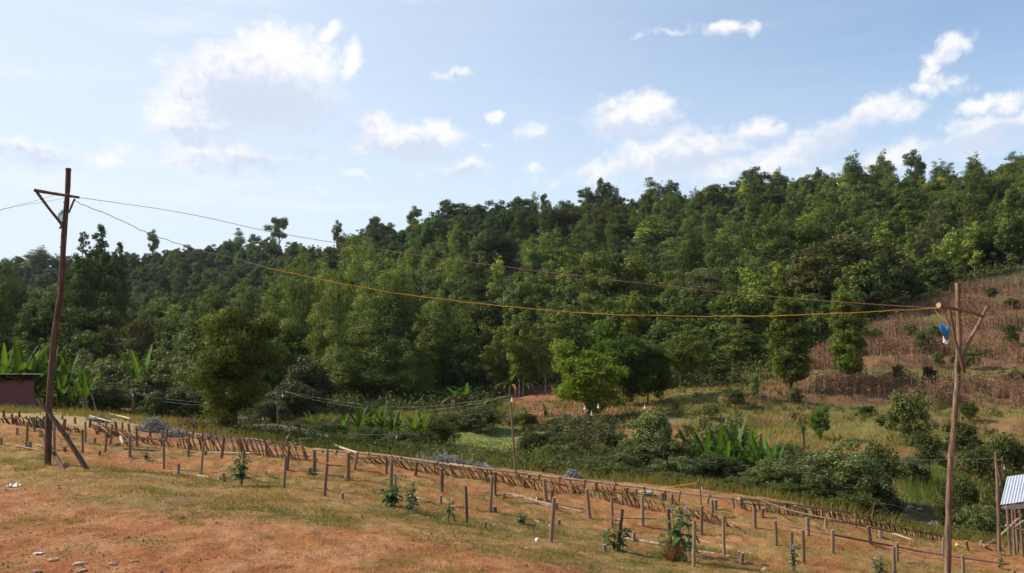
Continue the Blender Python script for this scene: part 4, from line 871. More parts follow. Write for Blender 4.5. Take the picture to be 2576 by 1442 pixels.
def banana(kind, u, vt, Y, label, color=(1, 1, 1), group=None, wide=1.0, vb=None):
    vt += RND.uniform(-14, 10) if kind == 'ensete' else 0; pos = stand(u, Y)
    if vb:
        q = hit(u, vb)
        if q is not None and abs(q[1] - Y) < .4 * Y: pos = q; Y = q[1]
    h = max(.5, at(u, vt, Y).z - pos.z); a, b = BAN[kind][int(RND.integers(len(BAN[kind])))]
    e = empty(f'{kind}_plant', pos, label, 'plant', group); rz = RND.uniform(0, 6.28)
    inst('stem', a, (0, 0, 0), rz, (h, h, h), (.9, .8, .55), e); inst('leaves', b, (0, 0, 0), rz, (h * wide, h * wide, h), color, e)
    return e
its = []
def B(kind, u, vt, Y, phrase, place, **k): its.append((banana(kind, u, vt, Y, None, **k), u, phrase, place))
for u, vt, Y in ((8, 868, 60), (45, 862, 61), (88, 880, 60), (118, 872, 63), (165, 890, 61), (205, 905, 60), (150, 935, 56), (215, 940, 57), (240, 920, 62), (185, 955, 55)):
    B('ensete', u, vt, Y, 'tall paddle leaved plant', 'beside the red walled building', group='ensete by the red building', color=(c_ := float(RND.uniform(.45, 1.0)), c_, .6 * c_))
B('ensete', 350, 885, 62, 'single upright paddle leaf plant', 'between the two glossy coffee shrubs on the left', color=(1.3, 1.3, .8))
for u, vt, Y in ((905, 1015, 48), (935, 1008, 49), (960, 1020, 48), (1000, 1012, 49), (1040, 1030, 47), (1062, 1022, 48), (985, 1040, 46)):
    B('ensete', u, vt, Y, 'bright paddle leaved plant', 'left of the small green field', group='ensete left of the field', color=(c_ := float(RND.uniform(.6, 1.25)), c_, .7 * c_))
for u, vt, Y in ((790, 1040, 47), (830, 1030, 49), (860, 1050, 46)): B('ensete', u, vt, Y, 'small dark paddle leaved plant', 'right of the dense dark tree', color=(.8, .9, .8))
for u, vt, Y in ((1740, 1072, 36), (1775, 1080, 35), (1808, 1068, 36), (1850, 1062, 36.5), (1885, 1066, 36), (1915, 1085, 35), (1830, 1100, 34), (1945, 1110, 34)):
    B('ensete', u, vt, Y, 'tall paddle leaved plant', 'in the clump right of the streamside shrubs', group='ensete clump by the stream', color=(c_ := float(RND.uniform(.6, 1.15)), c_, .75 * c_))
for u, vt, Y, pl in ((1142, 962, 74, 'above the small green field, left'), (1172, 955, 75, 'above the small green field, right'), (1285, 918, 82, 'at the forest edge, left of the red soil'), (1320, 915, 82, 'at the forest edge, touching the red soil'), (1402, 900, 84, 'standing alone above the red soil'),
    (1372, 1005, 64, 'at the lower edge of the red soil'), (1322, 1008, 62, 'behind the middle lamp pole'), (1215, 995, 66, 'above the green field centre'), (1250, 1010, 64, 'above the right of the green field'), (2335, 740, 100, 'at the left top of the maize field'), (2525, 665, 118, 'at the right top of the maize field'), (2500, 675, 118, 'beside the one at the right top of the maize')):
    B('banana', u, vt, Y, 'yellow green banana plant', pl, color=(1.3, 1.15, .9), wide=1.5)
single_out(its)

def shr(key, name, u, vt, w, Y, label, color=(1, 1, 1), vb=None, cat='shrub', group=None): return T(name, key, u, vt, w, Y, label, cat, group, color, vb)
SH = [('coffee', 300, 888, 150, 64, 'dark glossy leaved shrub, biggest behind the leaning pole prop', 1.1), ('coffee', 215, 895, 120, 66, 'dark glossy shrub behind the paddle leaved plants', 1.0), ('coffee', 425, 880, 140, 63, 'glossy pale speckled shrub left of the dense dark tree', 1.35),
 ('coffee', 480, 910, 110, 60, 'glossy shrub touching the left of the dense dark tree', 1.2), ('coffee', 370, 930, 110, 60, 'low glossy shrub between the two big speckled ones', .9), ('coffee', 470, 970, 110, 57, 'low dark shrub at the left foot of the dense dark tree', .8), ('coffee', 260, 960, 110, 58, 'low dark shrub left of the small lamp pole', .7), ('coffee', 395, 985, 90, 56, 'low dark shrub right of the small lamp pole', .7),
 ('coffee', 690, 1010, 100, 58, 'dark shrub behind the second lamp pole', .6), ('coffee', 740, 960, 120, 66, 'dark shrub right of the dense dark tree', .55), ('coffee', 770, 900, 120, 74, 'very dark shrub under the left of the big clump', .5),
 ('shrub', 1090, 1045, 110, 49, 'round olive shrub left of the green field', 1.0), ('shrub', 1060, 1085, 90, 46, 'low olive shrub in front of the bright paddle plants', .9), ('shrub', 1120, 1070, 80, 50, 'small round shrub at the left corner of the field', 1.0), ('shrub', 900, 1085, 100, 45, 'spreading shrub below the small paddle plants', .9), ('coffee', 1010, 1085, 90, 43, 'dark leafy shrub behind the thin string pole', .9),
 ('coffee', 1210, 1020, 110, 60, 'dark shrub behind the middle of the green field', .8), ('shrub', 1320, 1040, 80, 60, 'feathery shrub right behind the middle lamp pole', .9), ('coffee', 1345, 1075, 90, 44, 'dark wispy shrub in front of the field right half', .75), ('thin', 1480, 1040, 160, 39, 'loose twiggy tree with two white bulbs above it', 1.0), ('thin', 1440, 1090, 110, 37, 'loose twiggy shrub left of the one with bulbs', .85),
 ('coffee', 1640, 1035, 150, 37, 'pale dusty leaved shrub with a white bulb at its top', 1.5), ('coffee', 1600, 1110, 130, 35, 'leafy green shrub below the dusty one', 1.0), ('coffee', 1680, 1100, 110, 35, 'dark shrub right below the dusty one', .7), ('shrub', 1390, 1120, 90, 36, 'bright feathery bush at the fence, right of middle lamp pole', 1.35), ('coffee', 1470, 1155, 100, 33, 'broad leaved low bush at the fence centre', 1.1), ('shrub', 1545, 1170, 110, 32, 'ferny low bush right of the broad leaved one', 1.2), ('shrub', 1620, 1180, 100, 31.5, 'ferny low bush below the pale dusty shrub', 1.0),
 ('coffee', 1800, 1140, 140, 33, 'dark bush at the foot of the tall paddle plants', .7), ('coffee', 1905, 1180, 110, 31, 'green bush by the crooked fence pole', 1.0), ('coffee', 2000, 1140, 130, 32, 'dark green bush left of the big streamside shrub', .95), ('coffee', 2125, 1112, 190, 31, 'big dusty leaved shrub with flat top by the stream', 1.45), ('coffee', 2180, 1180, 150, 30, 'dark right half of the big streamside shrub', .8), ('coffee', 2075, 1195, 120, 29.5, 'low leafy bush under the big streamside shrub', 1.0), ('shrub', 1975, 1215, 120, 29, 'low green bush behind the fence right of centre', .9), ('coffee', 2230, 1250, 110, 30.5, 'dark bush overhanging the stream', .6),
 ('shrub', 2060, 1135, 120, 42, 'olive bush right of the spiky rosette plant', 1.0), ('shrub', 1960, 1115, 110, 44, 'olive bush left of the spiky rosette plant', 1.05), ('shrub', 2420, 1190, 90, 37, 'bush left of the right tall pole above the stream', .9), ('shrub', 2470, 1120, 110, 42, 'olive bush right of the tall right pole', .9), ('shrub', 2545, 1090, 110, 44, 'olive bush at the right edge above the hut', .9), ('shrub', 2430, 1060, 100, 50, 'grey green bush behind the tall right pole', .9), ('shrub', 2340, 1090, 90, 46, 'bush between the leaning tree and the right pole', .9), ('coffee', 2470, 1272, 100, 28, 'bright creeper bush between the right lamp pole and the stream', 1.3), ('shrub', 2530, 1180, 110, 34, 'tangled bush behind the metal roof', 1.0), ('shrub', 2400, 1250, 90, 33, 'dark bush at the stream end beside the right pole', .8)]
SH += [('shrub', 1395, 1155, 110, 32.5, 'olive bush close behind the fence right of the middle lamp pole', 1.1), ('coffee', 1560, 1140, 130, 33.5, 'leafy bush filling the gap left of the pale dusty shrub', 1.1), ('coffee', 1700, 1150, 130, 32, 'dusty bush between the pale shrub and the paddle plants', 1.2), ('shrub', 1690, 1200, 110, 30, 'low olive bush close behind the fence left of the forked pole', 1.0), ('shrub', 1830, 1200, 120, 29.5, 'low bush close behind the fence right of the forked pole', 1.1),
 ('coffee', 1950, 1160, 130, 30.5, 'round leafy bush right of the paddle plants', 1.15), ('coffee', 2060, 1150, 140, 30.5, 'glossy bush at the left side of the big streamside shrub', 1.1), ('shrub', 2150, 1235, 130, 28, 'low bush between the fence and the big streamside shrub', .9), ('thin', 1760, 1040, 130, 38, 'loose twiggy tree behind the paddle plants, left', 1.1), ('coffee', 1850, 1040, 120, 38.5, 'dusty leaved tree behind the paddle plants, right', 1.4),
 ('shrub', 1560, 1085, 110, 40, 'grey green bush behind the loose twiggy tree', 1.0), ('coffee', 1420, 1040, 110, 46, 'green bush at the right end of the small green field', 1.0), ('shrub', 1235, 1168, 90, 36, 'low scrubby bush in front of the small field, left', 1.0), ('shrub', 1340, 1158, 90, 36, 'low scrubby bush in front of the small field, right', 1.0), ('shrub', 2190, 1110, 120, 38, 'olive bush above the lush stream bank', 1.0), ('coffee', 2290, 1150, 110, 42, 'green bush behind the lush stream grass', 1.0),
 ('shrub', 940, 1075, 120, 44, 'spreading bush at the foot of the bright paddle plants', 1.0), ('shrub', 1010, 1110, 110, 40, 'low bush beside the leaning string pole', 1.0), ('coffee', 820, 1060, 120, 46, 'dark leafy bush right of the pale lamp pole', .8), ('coffee', 740, 1060, 90, 50, 'dark leafy bush left behind the pale lamp pole', .7), ('shrub', 1150, 1040, 110, 62, 'olive bush above the left of the small field', .9)]
for key, u, vt, w, Y, l, c in SH: shr(key, {'coffee': 'leafy_shrub', 'shrub': 'shrub', 'thin': 'twiggy_shrub'}[key], u, vt, w * 1.08, Y, l, (c, c, c * .9))
SF = [('coffee', 2198, 820, 50, 'pale grey green bush at the left of the maize field', 1.5, 872), ('shrub', 2325, 832, 60, 'green bush left of the blue lamp', 1.2, 890), ('coffee', 2350, 812, 50, 'pale bush beside the blue lamp', 1.4, 860), ('shrub', 2362, 885, 30, 'small bright shrub under the blue lamp', 1.4, 925), ('shrub', 2402, 895, 26, 'tiny dark bush behind the right pole', .9, 920), ('coffee', 2548, 792, 40, 'small grey green bush high in the maize', 1.3, 820), ('shrub', 2545, 815, 44, 'round dark green bush high in the maize', .9, 872),
 ('shrub', 2340, 922, 44, 'very dark bush standing in the maize field', .5, 975), ('coffee', 2377, 968, 44, 'small blue green bush in the maize near the right pole', 1.2, 1000), ('shrub', 2485, 878, 26, 'tiny dark bush right of the forked brace', .8, 900), ('coffee', 2000, 975, 40, 'small leafy bush at the foot of the left column tree', 1.2, 1012), ('coffee', 2495, 722, 36, 'small bush near the top of the maize field', .9, 750), ('shrub', 2440, 1010, 50, 'dark bush right of the pole at the maize foot', .7, 1060), ('shrub', 2540, 750, 40, 'dark shrub at the top right of the maize', .8, 775)]
for i_, (u, vb) in enumerate(((1700, 1035), (1790, 1052), (1850, 1028), (1900, 1005), (2180, 1045), (2230, 1078), (2260, 965), (2440, 930), (2550, 960), (2290, 850))):
    SF.append((('shrub', 'coffee')[i_ % 2], u, vb - 24 - 13 * (i_ % 4), 30 + 22 * (i_ % 3), None, (.8, 1.2, 1.0, 1.35)[i_ % 4], vb))
fb_ = []
for key, u, vt, w, l, c, vb in SF: fb_.append((shr(key, 'field_bush', u, vt, w, 80 if vb < 960 else 60, l, (c, c, c * .95), vb, 'bush', None if l else 'small bushes on the slope'), u, l, vb))
single_out([(o, u, ('pale' if i_ % 4 in (1, 3) else 'dark') + ' small bush', 'high among the dry maize' if vb < 980 else 'along the lower maize edge' if vb < 1040 else 'in the grass below the maize') for i_, (o, u, l, vb) in enumerate(fb_) if l is None])
T('small_tree', 'coffee', 2280, 988, 115, 52, 'small dusty tree on a leaning stem below the maize', color=(1.45, 1.4, 1.2), vb=1120)
T('small_tree', 'leafy', 2062, 1022, 62, 50, 'little vine covered tree beside the spiky rosette', color=(.75, .85, .8), vb=1105)
# yucca like rosette
def rosette(u, vt, vb, Y, label):
    pos = hit(u, vb) or stand(u, Y); Y = pos[1]; h = at(u, vt, Y).z - pos.z; e = empty('spiky_plant', pos, label, 'plant'); st, lf = MB(), MB(); rr = np.random.default_rng(3)
    st.tube([(0, 0, -.05), (0, 0, h * .35), (0, 0, h * .62)], [.06, .06, .05], 7); st.build('stem', M['darkbark'], e)
    for k in range(46): strip(lf, (0, 0, h * .55 + .1 * h * rr.uniform(-1, 1)), rr.uniform(0, 6.28), rr.uniform(-.7, 1.4), h * rr.uniform(.4, .55), .05, rr.uniform(0, .4), 4, .3, rr.uniform(0, .6), 0, lambda s: 1 - s * .95)
    o = lf.build('leaves', M['weed'], e); o.color = (.7, .8, .7, 1)
rosette(2022, 1052, 1128, 47, 'dark spiky rosette plant on a short stem across the stream')

# ------------------------------------------------------------------ wooden poles
def px2m(w, Y): return w / FPX * Y
def pole_from(pts, Y, widths, dz=0.3):
    P = [at(u, v, Y) for u, v in pts]; b = P[0]; P[0] = b + (b - P[1]).normalized() * dz
    return P, [px2m(w, Y) / 2 for w in widths]
def smooth(P, k=4):
    P = np.array([tuple(p) for p in P]); t = np.linspace(0, len(P) - 1, (len(P) - 1) * k + 1); out = []
    for x in t:
        i = min(int(x), len(P) - 2); f = x - i; p0, p1, p2, p3 = P[max(i - 1, 0)], P[i], P[i + 1], P[min(i + 2, len(P) - 1)]
        out.append(0.5 * (2 * p1 + (p2 - p0) * f + (2 * p0 - 5 * p1 + 4 * p2 - p3) * f * f + (3 * p1 - p0 - 3 * p2 + p3) * f ** 3))
    return np.array(out)
def log_mesh(P, rad, sides=10, seed=0, k=4, rough=0.10, cap='cut', knots=0):
    rr = np.random.default_rng(seed); Q = smooth(P, k); r = np.interp(np.linspace(0, 1, len(Q)), np.linspace(0, 1, len(rad)), rad) * (1 + rough * rr.uniform(-1, 1, len(Q)))
    mb = MB(); mb.tube(Q, r, sides, 0, .5, cap)
    for _ in range(knots):
        i = rr.integers(2, len(Q) - 2); d = unit(rr.normal(size=3) * np.array([1, 1, .2])); mb.tube([Q[i], Q[i] + d * r[i] * 1.25 + np.array([0, 0, .01])], [r[i] * .35, r[i] * .22], 6, 0, .5, 'cut')
    return mb
def rel(P, o): return [Vector(p) - o for p in P]
def part(name, pts, Y, widths, root, mat, seed=1, base=0.0, knots=0, Ys=None, sides=9):
    P = [at(u, v, (Ys[i] if Ys else Y)) for i, (u, v) in enumerate(pts)]
    if base: P[0] = P[0] + (P[0] - P[1]).normalized() * base
    rad = [px2m(w, Y) / 2 for w in widths]
    mb = log_mesh(rel(P, root.location), rad, sides, seed, 4, .08, 'cut', knots); mb.smooth = False
    return mb.build(name, mat, root)
YL = hit(121, 1170)[1]; YR = 13.4
eL = empty('utility_pole', at(121, 1170, YL), 'tall dark brown pole on the left with a triangular wooden bracket and two props', 'utility pole')
part('pole', [(120, 1172), (123.5, 1023), (131, 917), (138, 839), (151, 751), (154, 726), (161, 590), (169.5, 489), (172, 424)], YL, [17, 16, 16, 15.5, 15, 14.5, 13.5, 12.5, 14], eL, M['pole'], 3, .4, 12, sides=14)
part('crossarm', [(87, 479), (140, 488), (199, 497)], YL, [8.5, 8, 6.5], eL, M['pole'], 4, Ys=[YL - .09] * 3)
part('brace', [(93, 484), (125, 527), (154, 564), (150, 575)], YL, [7, 7, 7.5, 4.5], eL, M['pole'], 5, Ys=[YL - .09, YL - .1, YL - .1, YL - .14])
part('brace', [(188, 500), (181, 516), (173, 536)], YL, [5, 5, 4.5], eL, M['pole'], 6, Ys=[YL - .06] * 3)
q1 = hit(220, 1182); q2 = hit(160, 1181)
part('prop', [(221, 1186), (160, 1090), (95, 1004)], YL, [11, 11.5, 11], eL, M['pole'], 7, Ys=[q1[1], YL - .35, YL - .12], base=.2, knots=3)
part('prop', [(161, 1184), (133, 1135), (98, 1083)], YL, [8, 8.5, 7.5], eL, M['pole'], 8, Ys=[q2[1], YL + .12, YL + .5], base=.2)
eR = empty('utility_pole', stand(2383, YR), 'tall light brown pole on the right with a forked brace and crossarm', 'utility pole')
part('pole', [(2382, 1482), (2384, 1442), (2386, 1300), (2390, 1189), (2399.6, 1078), (2402.7, 1030), (2409.6, 960), (2408, 919), (2413.8, 846), (2409.7, 780), (2410, 713)], YR, [15, 15, 15, 14.5, 14, 14, 13.5, 13.5, 12.5, 12, 13.5], eR, M['rpole'], 9, .3, 10, sides=14)
part('crossarm', [(2361, 768), (2400, 777), (2450, 788), (2474, 797)], YR, [12, 8, 7.5, 7], eR, M['rpole'], 10, Ys=[YR - .32, YR - .12, YR - .05, YR + .05])
part('forked_brace', [(2414, 934), (2423, 905), (2435, 866), (2464, 811), (2483, 772)], YR, [9, 11, 10, 9, 8], eR, M['rpole'], 11, Ys=[YR + .02] * 5, knots=4).color = (1.15, 1.1, 1.05, 1)
part('brace', [(2426, 938), (2410, 880), (2401, 846), (2388, 776)], YR, [8, 7.5, 7, 6], eR, M['rpole'], 12, Ys=[YR - .10, YR - .12, YR - .13, YR - .15]).color = (.8, .7, .6, 1)

def lathe(mb, prof, axis_o, axis_d, n=24, mat=0, tint=.5):
    d = Vector(axis_d).normalized(); a = d.orthogonal().normalized(); b = d.cross(a); V = []
    for r, z in prof:
        for k in range(n): t_ = k * 6.28318 / n; V.append(Vector(axis_o) + d * z + (a * math.cos(t_) + b * math.sin(t_)) * r)
    F = [(i * n + k, i * n + (k + 1) % n, (i + 1) * n + (k + 1) % n, (i + 1) * n + k) for i in range(len(prof) - 1) for k in range(n)]
    mb.add(np.array([tuple(v) for v in V]), F, mat, tint); return mb
M['blue'] = plain('blue_plastic', (0.020, 0.12, 0.29), .4, 0, .08); M['lblue'] = plain('pale_blue_plastic', (0.05, 0.22, 0.42), .4, 0, .06)
M['white'] = plain('white_glass', (0.82, 0.82, 0.80), .25, 0, .03); M['sock'] = plain('socket_plastic', (0.55, 0.55, 0.53), .5)
M['dark'] = plain('dark_cord', (0.03, 0.03, 0.03), .6)
lp = at(2379, 833, YR - .42); ax = Vector((-.72, .60, -.34)).normalized()
eB = empty('hanging_lamp', lp, 'blue plastic lamp shade with a white spiral bulb hanging at the right pole', 'lamp')
k_ = px2m(24, YR - .4)
mb = MB(); mb.smooth = True; lathe(mb, [(.002, -.055 * 1.2), (k_ * .35, -.05), (k_ * .5, -.03), (k_ * .56, -.008), (k_ * .9, .012), (k_, .03), (k_ * .98, .033), (k_ * .5, 0.0), (.002, -.02)], (0, 0, 0), ax, 30); o = mb.build('lamp_shade', M['blue'], eB)
mb = MB(); mb.smooth = True; lathe(mb, [(.002, -.075), (k_ * .30, -.066), (k_ * .46, -.045), (k_ * .52, -.02)], (0, 0, 0), ax, 30); mb.build('shade_dome', M['lblue'], eB)
mb = MB(); sp = []; up_ = Vector((-.12, .1, -1)).normalized(); c0 = Vector((.03, .05, -.085)); a_ = up_.orthogonal().normalized(); b_ = up_.cross(a_)
for i in range(90): t_ = i / 89; sp.append(c0 + up_ * (t_ * .10) + (a_ * math.cos(t_ * 25) + b_ * math.sin(t_ * 25)) * (.037 - .008 * t_))
mb.smooth = True; mb.tube(sp, .0085, 7, 0, .5); mb.build('spiral_bulb', M['white'], eB)
mb = MB(); mb.tube([at(2353, 781, YR - .3) - lp, at(2366, 797, YR - .33) - lp, at(2380, 806, YR - .38) - lp, at(2386, 820, YR - .40) - lp, Vector((0, 0, .05))], .006, 6); M['ycord'] = plain('yellow_cord', (.42, .25, .05), .5); mb.build('cord', M['ycord'], eB)
bt = at(153, 545, YL - .02)
eJ = empty('plastic_bottle', bt, 'pale green clear plastic bottle tied to the left pole under the crossarm', 'bottle')
m, t, out = mat_new('pale_green_plastic'); p = add(t, 'ShaderNodeBsdfPrincipled'); p.inputs['Base Color'].default_value = (.62, .85, .78, 1); p.inputs['Roughness'].default_value = .2; p.inputs['Transmission Weight'].default_value = .55; p.inputs['IOR'].default_value = 1.2; t.links.new(p.outputs[0], out.inputs[0]); M['pet'] = m
s_ = px2m(1, YL); mb = MB(); mb.smooth = True; lathe(mb, [(.001, -17 * s_), (5 * s_, -16 * s_), (7.5 * s_, -11 * s_), (7.2 * s_, -2 * s_), (7.6 * s_, 2 * s_), (7 * s_, 8 * s_), (4 * s_, 13 * s_), (2.2 * s_, 15 * s_)], (0, 0, 0), (.12, 0, 1), 18); mb.build('bottle_body', M['pet'], eJ)
mb = MB(); mb.smooth = True; lathe(mb, [(2.6 * s_, 14.5 * s_), (2.6 * s_, 18 * s_), (.001, 18.3 * s_)], (0, 0, 0), (.12, 0, 1), 14); mb.build('cap', M['white'], eJ)

# lamp poles beyond and beside the garden
bulb_mb = MB(); bulb_mb.smooth = True; lathe(bulb_mb, [(.012, 0), (.017, -.02), (.03, -.045), (.036, -.07), (.032, -.092), (.018, -.108), (.001, -.112)], (0, 0, 0), (0, 0, 1), 16); BULB = bulb_mb.mesh('bulb_glass', M['white'])
sk = MB(); lathe(sk, [(.001, .05), (.015, .05), (.016, 0), (.012, -.004)], (0, 0, 0), (0, 0, 1), 12); SOCK = sk.mesh('bulb_socket', M['sock'])
def bulb(P, label, s=1.4, colr=None):
    e = empty('light_bulb', P, label, 'light bulb'); inst('glass', BULB, (0, 0, 0), 0, (s, s, s), None, e); inst('socket', SOCK, (0, 0, 0), 0, (s, s, s), colr, e); return e
def lamp_pole(label, pts, widths, Y, arms, mat=M['rpole']):
    e = empty('lamp_pole', at(*pts[0], Y), label, 'lamp pole')
    part('pole', pts, Y, widths, e, mat, int(pts[0][0]), .35, 6)
    for i, (a, w) in enumerate(arms): part('arm', a, Y, w, e, mat, i + 20, Ys=[Y - .05] * len(a), sides=6)
    return e
Y1 = hit(2515, 1395)[1]; Y2 = hit(1293, 1192, 20)[1]; Y3 = 45.0; Y4 = 57.0
lamp_pole('rough lamp pole standing left of the metal roofed hut', [(2514, 1396), (2512, 1320), (2509, 1215), (2504, 1137)], [9, 9, 8, 5], Y1, [([(2521, 1149), (2520, 1185), (2516, 1222)], [4, 4, 4]), ([(2505, 1160), (2512, 1190), (2517, 1218)], [3, 3, 3]), ([(2502, 1160), (2522, 1156)], [3, 3])])
lamp_pole('thin crooked lamp pole at the middle of the far fence', [(1297, 1190), (1292, 1120), (1287, 1040), (1284, 1000), (1281, 977)], [5.5, 5.5, 5, 4, 3], Y2, [([(1301, 997), (1294, 1015), (1288, 1042)], [2.6, 2.6, 2.6]), ([(1276, 995), (1302, 998)], [2.2, 2.2])])
lamp_pole('thin pale lamp pole standing by the brown earth mound', [(700, 1112), (699, 1060), (697, 980)], [5, 4.5, 4], Y3, [([(714, 984), (708, 1005), (702, 1032)], [2.4, 2.4, 2.4]), ([(692, 992), (716, 983)], [2.2, 2.2])])
lamp_pole('small lamp pole with V braces in front of the coffee shrubs', [(336, 1052), (335.5, 1015), (334, 981)], [4.2, 4, 3.2], Y4, [([(318, 985), (350, 981)], [2, 2]), ([(321, 986), (333, 1010)], [1.8, 1.8]), ([(349, 982), (338, 1010)], [1.8, 1.8])])
YA = 44.0
lamp_pole('short thin pole with a bulb left of the pale lamp pole', [(661, 1112), (660, 1080), (659, 1048)], [3.2, 3, 2.4], YA, [])
YB = hit(996, 1150, 20)[1]
lamp_pole('thin leaning string pole at the fence left of the green field', [(994, 1148), (996, 1115), (998, 1090)], [2.4, 2.6, 2.2], 33, [])
YC = hit(1764, 1272, 18)[1]
lamp_pole('short crooked pole with a forked top by the right fence', [(1764, 1274), (1762, 1240), (1758, 1207)], [4, 4, 3.5], YC, [([(1752, 1213), (1766, 1220)], [3, 3]), ([(1753, 1212), (1763, 1240)], [2.4, 2.4])])
YD = 25.5
lamp_pole('thin metal grey stake holding a string at the stream end', [(2190, 1332), (2194, 1300), (2200, 1262)], [2.4, 2.2, 1.8], YD, [])
bulb(at(2525, 1172, Y1 - .05), 'white bulb hanging from the pole left of the metal roof', 0.79)
bulb(at(1288, 1003, Y2 - .12), 'white bulb hanging from the middle fence lamp pole', 0.91, (.12, .3, .8))
bulb(at(711, 993, Y3 - .1), 'white bulb hanging from the pale pole by the earth mound', 1.21, (.12, .3, .8))
bulb(at(334, 991, Y4 - .12), 'white bulb on the small pole by the coffee shrubs', 1.25)
bulb(at(661, 1052, YA - .1), 'white bulb on the short pole left of the pale one', 1.08)
bulb(at(380, 987, 58), 'white bulb hanging on the wire right of the small pole', 1.08); bulb(at(363, 989, 58), 'dim bulb hanging between the small pole and the other wire bulb', 0.83)
bulb(at(998, 1098, 32.9), 'tiny bulb on the leaning string pole', 0.62)
bulb(at(1765, 1226, YC - .05), 'small bulb at the forked pole by the right fence', 0.58)
Yb = 40
for u, v, l in ((1471, 1024, 'left of three white bulbs over the twiggy tree'), (1505, 1020, 'right of three white bulbs over the twiggy tree'), (1488, 1038, 'lowest of three white bulbs over the twiggy tree'), (1622, 1022, 'white bulb above the pale dusty shrub')): bulb(at(u, v, Yb - 3), l, 1.3)

# ------------------------------------------------------------------ wires
def wire(label, pts, r, mat, wig=0.004, k=10, seed=0):
    rr = np.random.default_rng(seed); Q = smooth([at(*q) for q in pts], k); Q[1:-1] += rr.normal(size=Q[1:-1].shape) * wig
    mb = MB(); mb.smooth = True; mb.tube(Q, r, 6, 0, .5); o = mb.build('wire', mat); tag(o, label, 'wire'); return o
M['redw'] = plain('red_brown_wire', (.34, .16, .13), .5); M['yelw'] = plain('yellow_wire', (.60, .30, .03), .5); M['greyw'] = plain('grey_wire', (.20, .19, .18), .5); M['bluew'] = plain('blue_string', (.07, .16, .22), .6)
wire('thin red brown wire stretched straight between the two tall poles', [(197, 497, YL - .09), (450, 534, YL - .3), (690, 585, YL - .5), (980, 632, YL - .8), (1290, 674, YL - 1.1), (1600, 711, YL - 1.4), (1900, 743, YR + .4), (2200, 766, YR), (2366, 775, YR - .3)], .0045, M['redw'], .002)
wire('grey half of the lower wire falling from the left pole', [(188, 505, YL - .09), (230, 524, YL - .1), (300, 553, YL - .2), (365, 584, YL - .3), (420, 604, YL - .3), (500, 628, YL - .4), (600, 653, YL - .4), (672, 674, YL - .5)], .0055, M['greyw'], .006)
wire('sagging yellow wire running to the right pole', [(670, 674, YL - .5), (760, 693, YL - .6), (840, 710, YL - .7), (1000, 738, YL - .9), (1200, 763, YL - 1.1), (1420, 784, YL - 1.3), (1590, 793, YL - 1.5), (1800, 796, YR + .3), (1960, 794, YR), (2180, 785, YR - .2), (2366, 775, YR - .33)], .0052, M['yelw'], .004, seed=2)
wire('upper grey wire leaving the left pole toward the left edge', [(140, 489, YL), (90, 505, YL + 1), (20, 523, YL + 2), (-90, 552, YL + 4)], .004, M['greyw'], .002); wire('lower grey wire leaving the left pole toward the left edge', [(165, 498, YL), (100, 510, YL + 1), (20, 524, YL + 2.2), (-90, 556, YL + 4)], .004, M['greyw'], .002)
for s, dv in ((0, 0), (1, 7)):
    nm = ('upper', 'lower')[s]
    wire(f'{nm} thin wire sagging between the small pole and the pale pole', [(338, 985 + dv * .3, Y4), (400, 1001 + dv, Y4 - 2), (520, 1013 + dv, 52), (620, 1003 + dv, 48), (695, 987, Y3)], .0042, M['greyw'], .004)
    wire(f'{nm} thin wire from the pale pole to the middle fence pole', [(715, 984, Y3), (800, 1001 + dv, 42), (930, 1020 + dv * 1.3, 38), (1050, 1024 + dv * 1.5, 35), (1180, 1012 + dv, 31), (1280, 996, Y2)], .0036, M['greyw'], .004)
    wire(f'{nm} thin wire leaving the small pole to the left', [(333, 985 + dv * .4, Y4), (270, 986 + dv, Y4), (180, 978 + dv * .5, Y4)], .0042, M['greyw'], .004)
wire('blue string falling from the middle fence pole to the right lamp pole', [(1284, 996, Y2), (1400, 1033, Y2 - .3), (1520, 1072, Y2 - .7), (1680, 1105, 26), (1900, 1137, 25), (2130, 1155, 24), (2350, 1157, 23), (2505, 1153, Y1)], .003, M['bluew'], .004)
wire('thin orange string from the forked pole toward the stream bushes', [(1757, 1215, YC), (1690, 1224, YC + .6), (1600, 1236, YC + 1)], .004, M['yelw'], .002)
wire('pale blue string from the short bulb pole to the left', [(659, 1055, YA), (620, 1052, YA), (580, 1050, YA + 1)], .007, M['bluew'], .003); wire('string from the leaning string pole to the left', [(997, 1092, 33), (930, 1094, 34), (850, 1089, 36)], .005, M['bluew'], .003)
wire('thin string from the stream stake to the right', [(2200, 1265, YD), (2260, 1274, YD), (2330, 1296, YD)], .004, M['greyw'], .002)

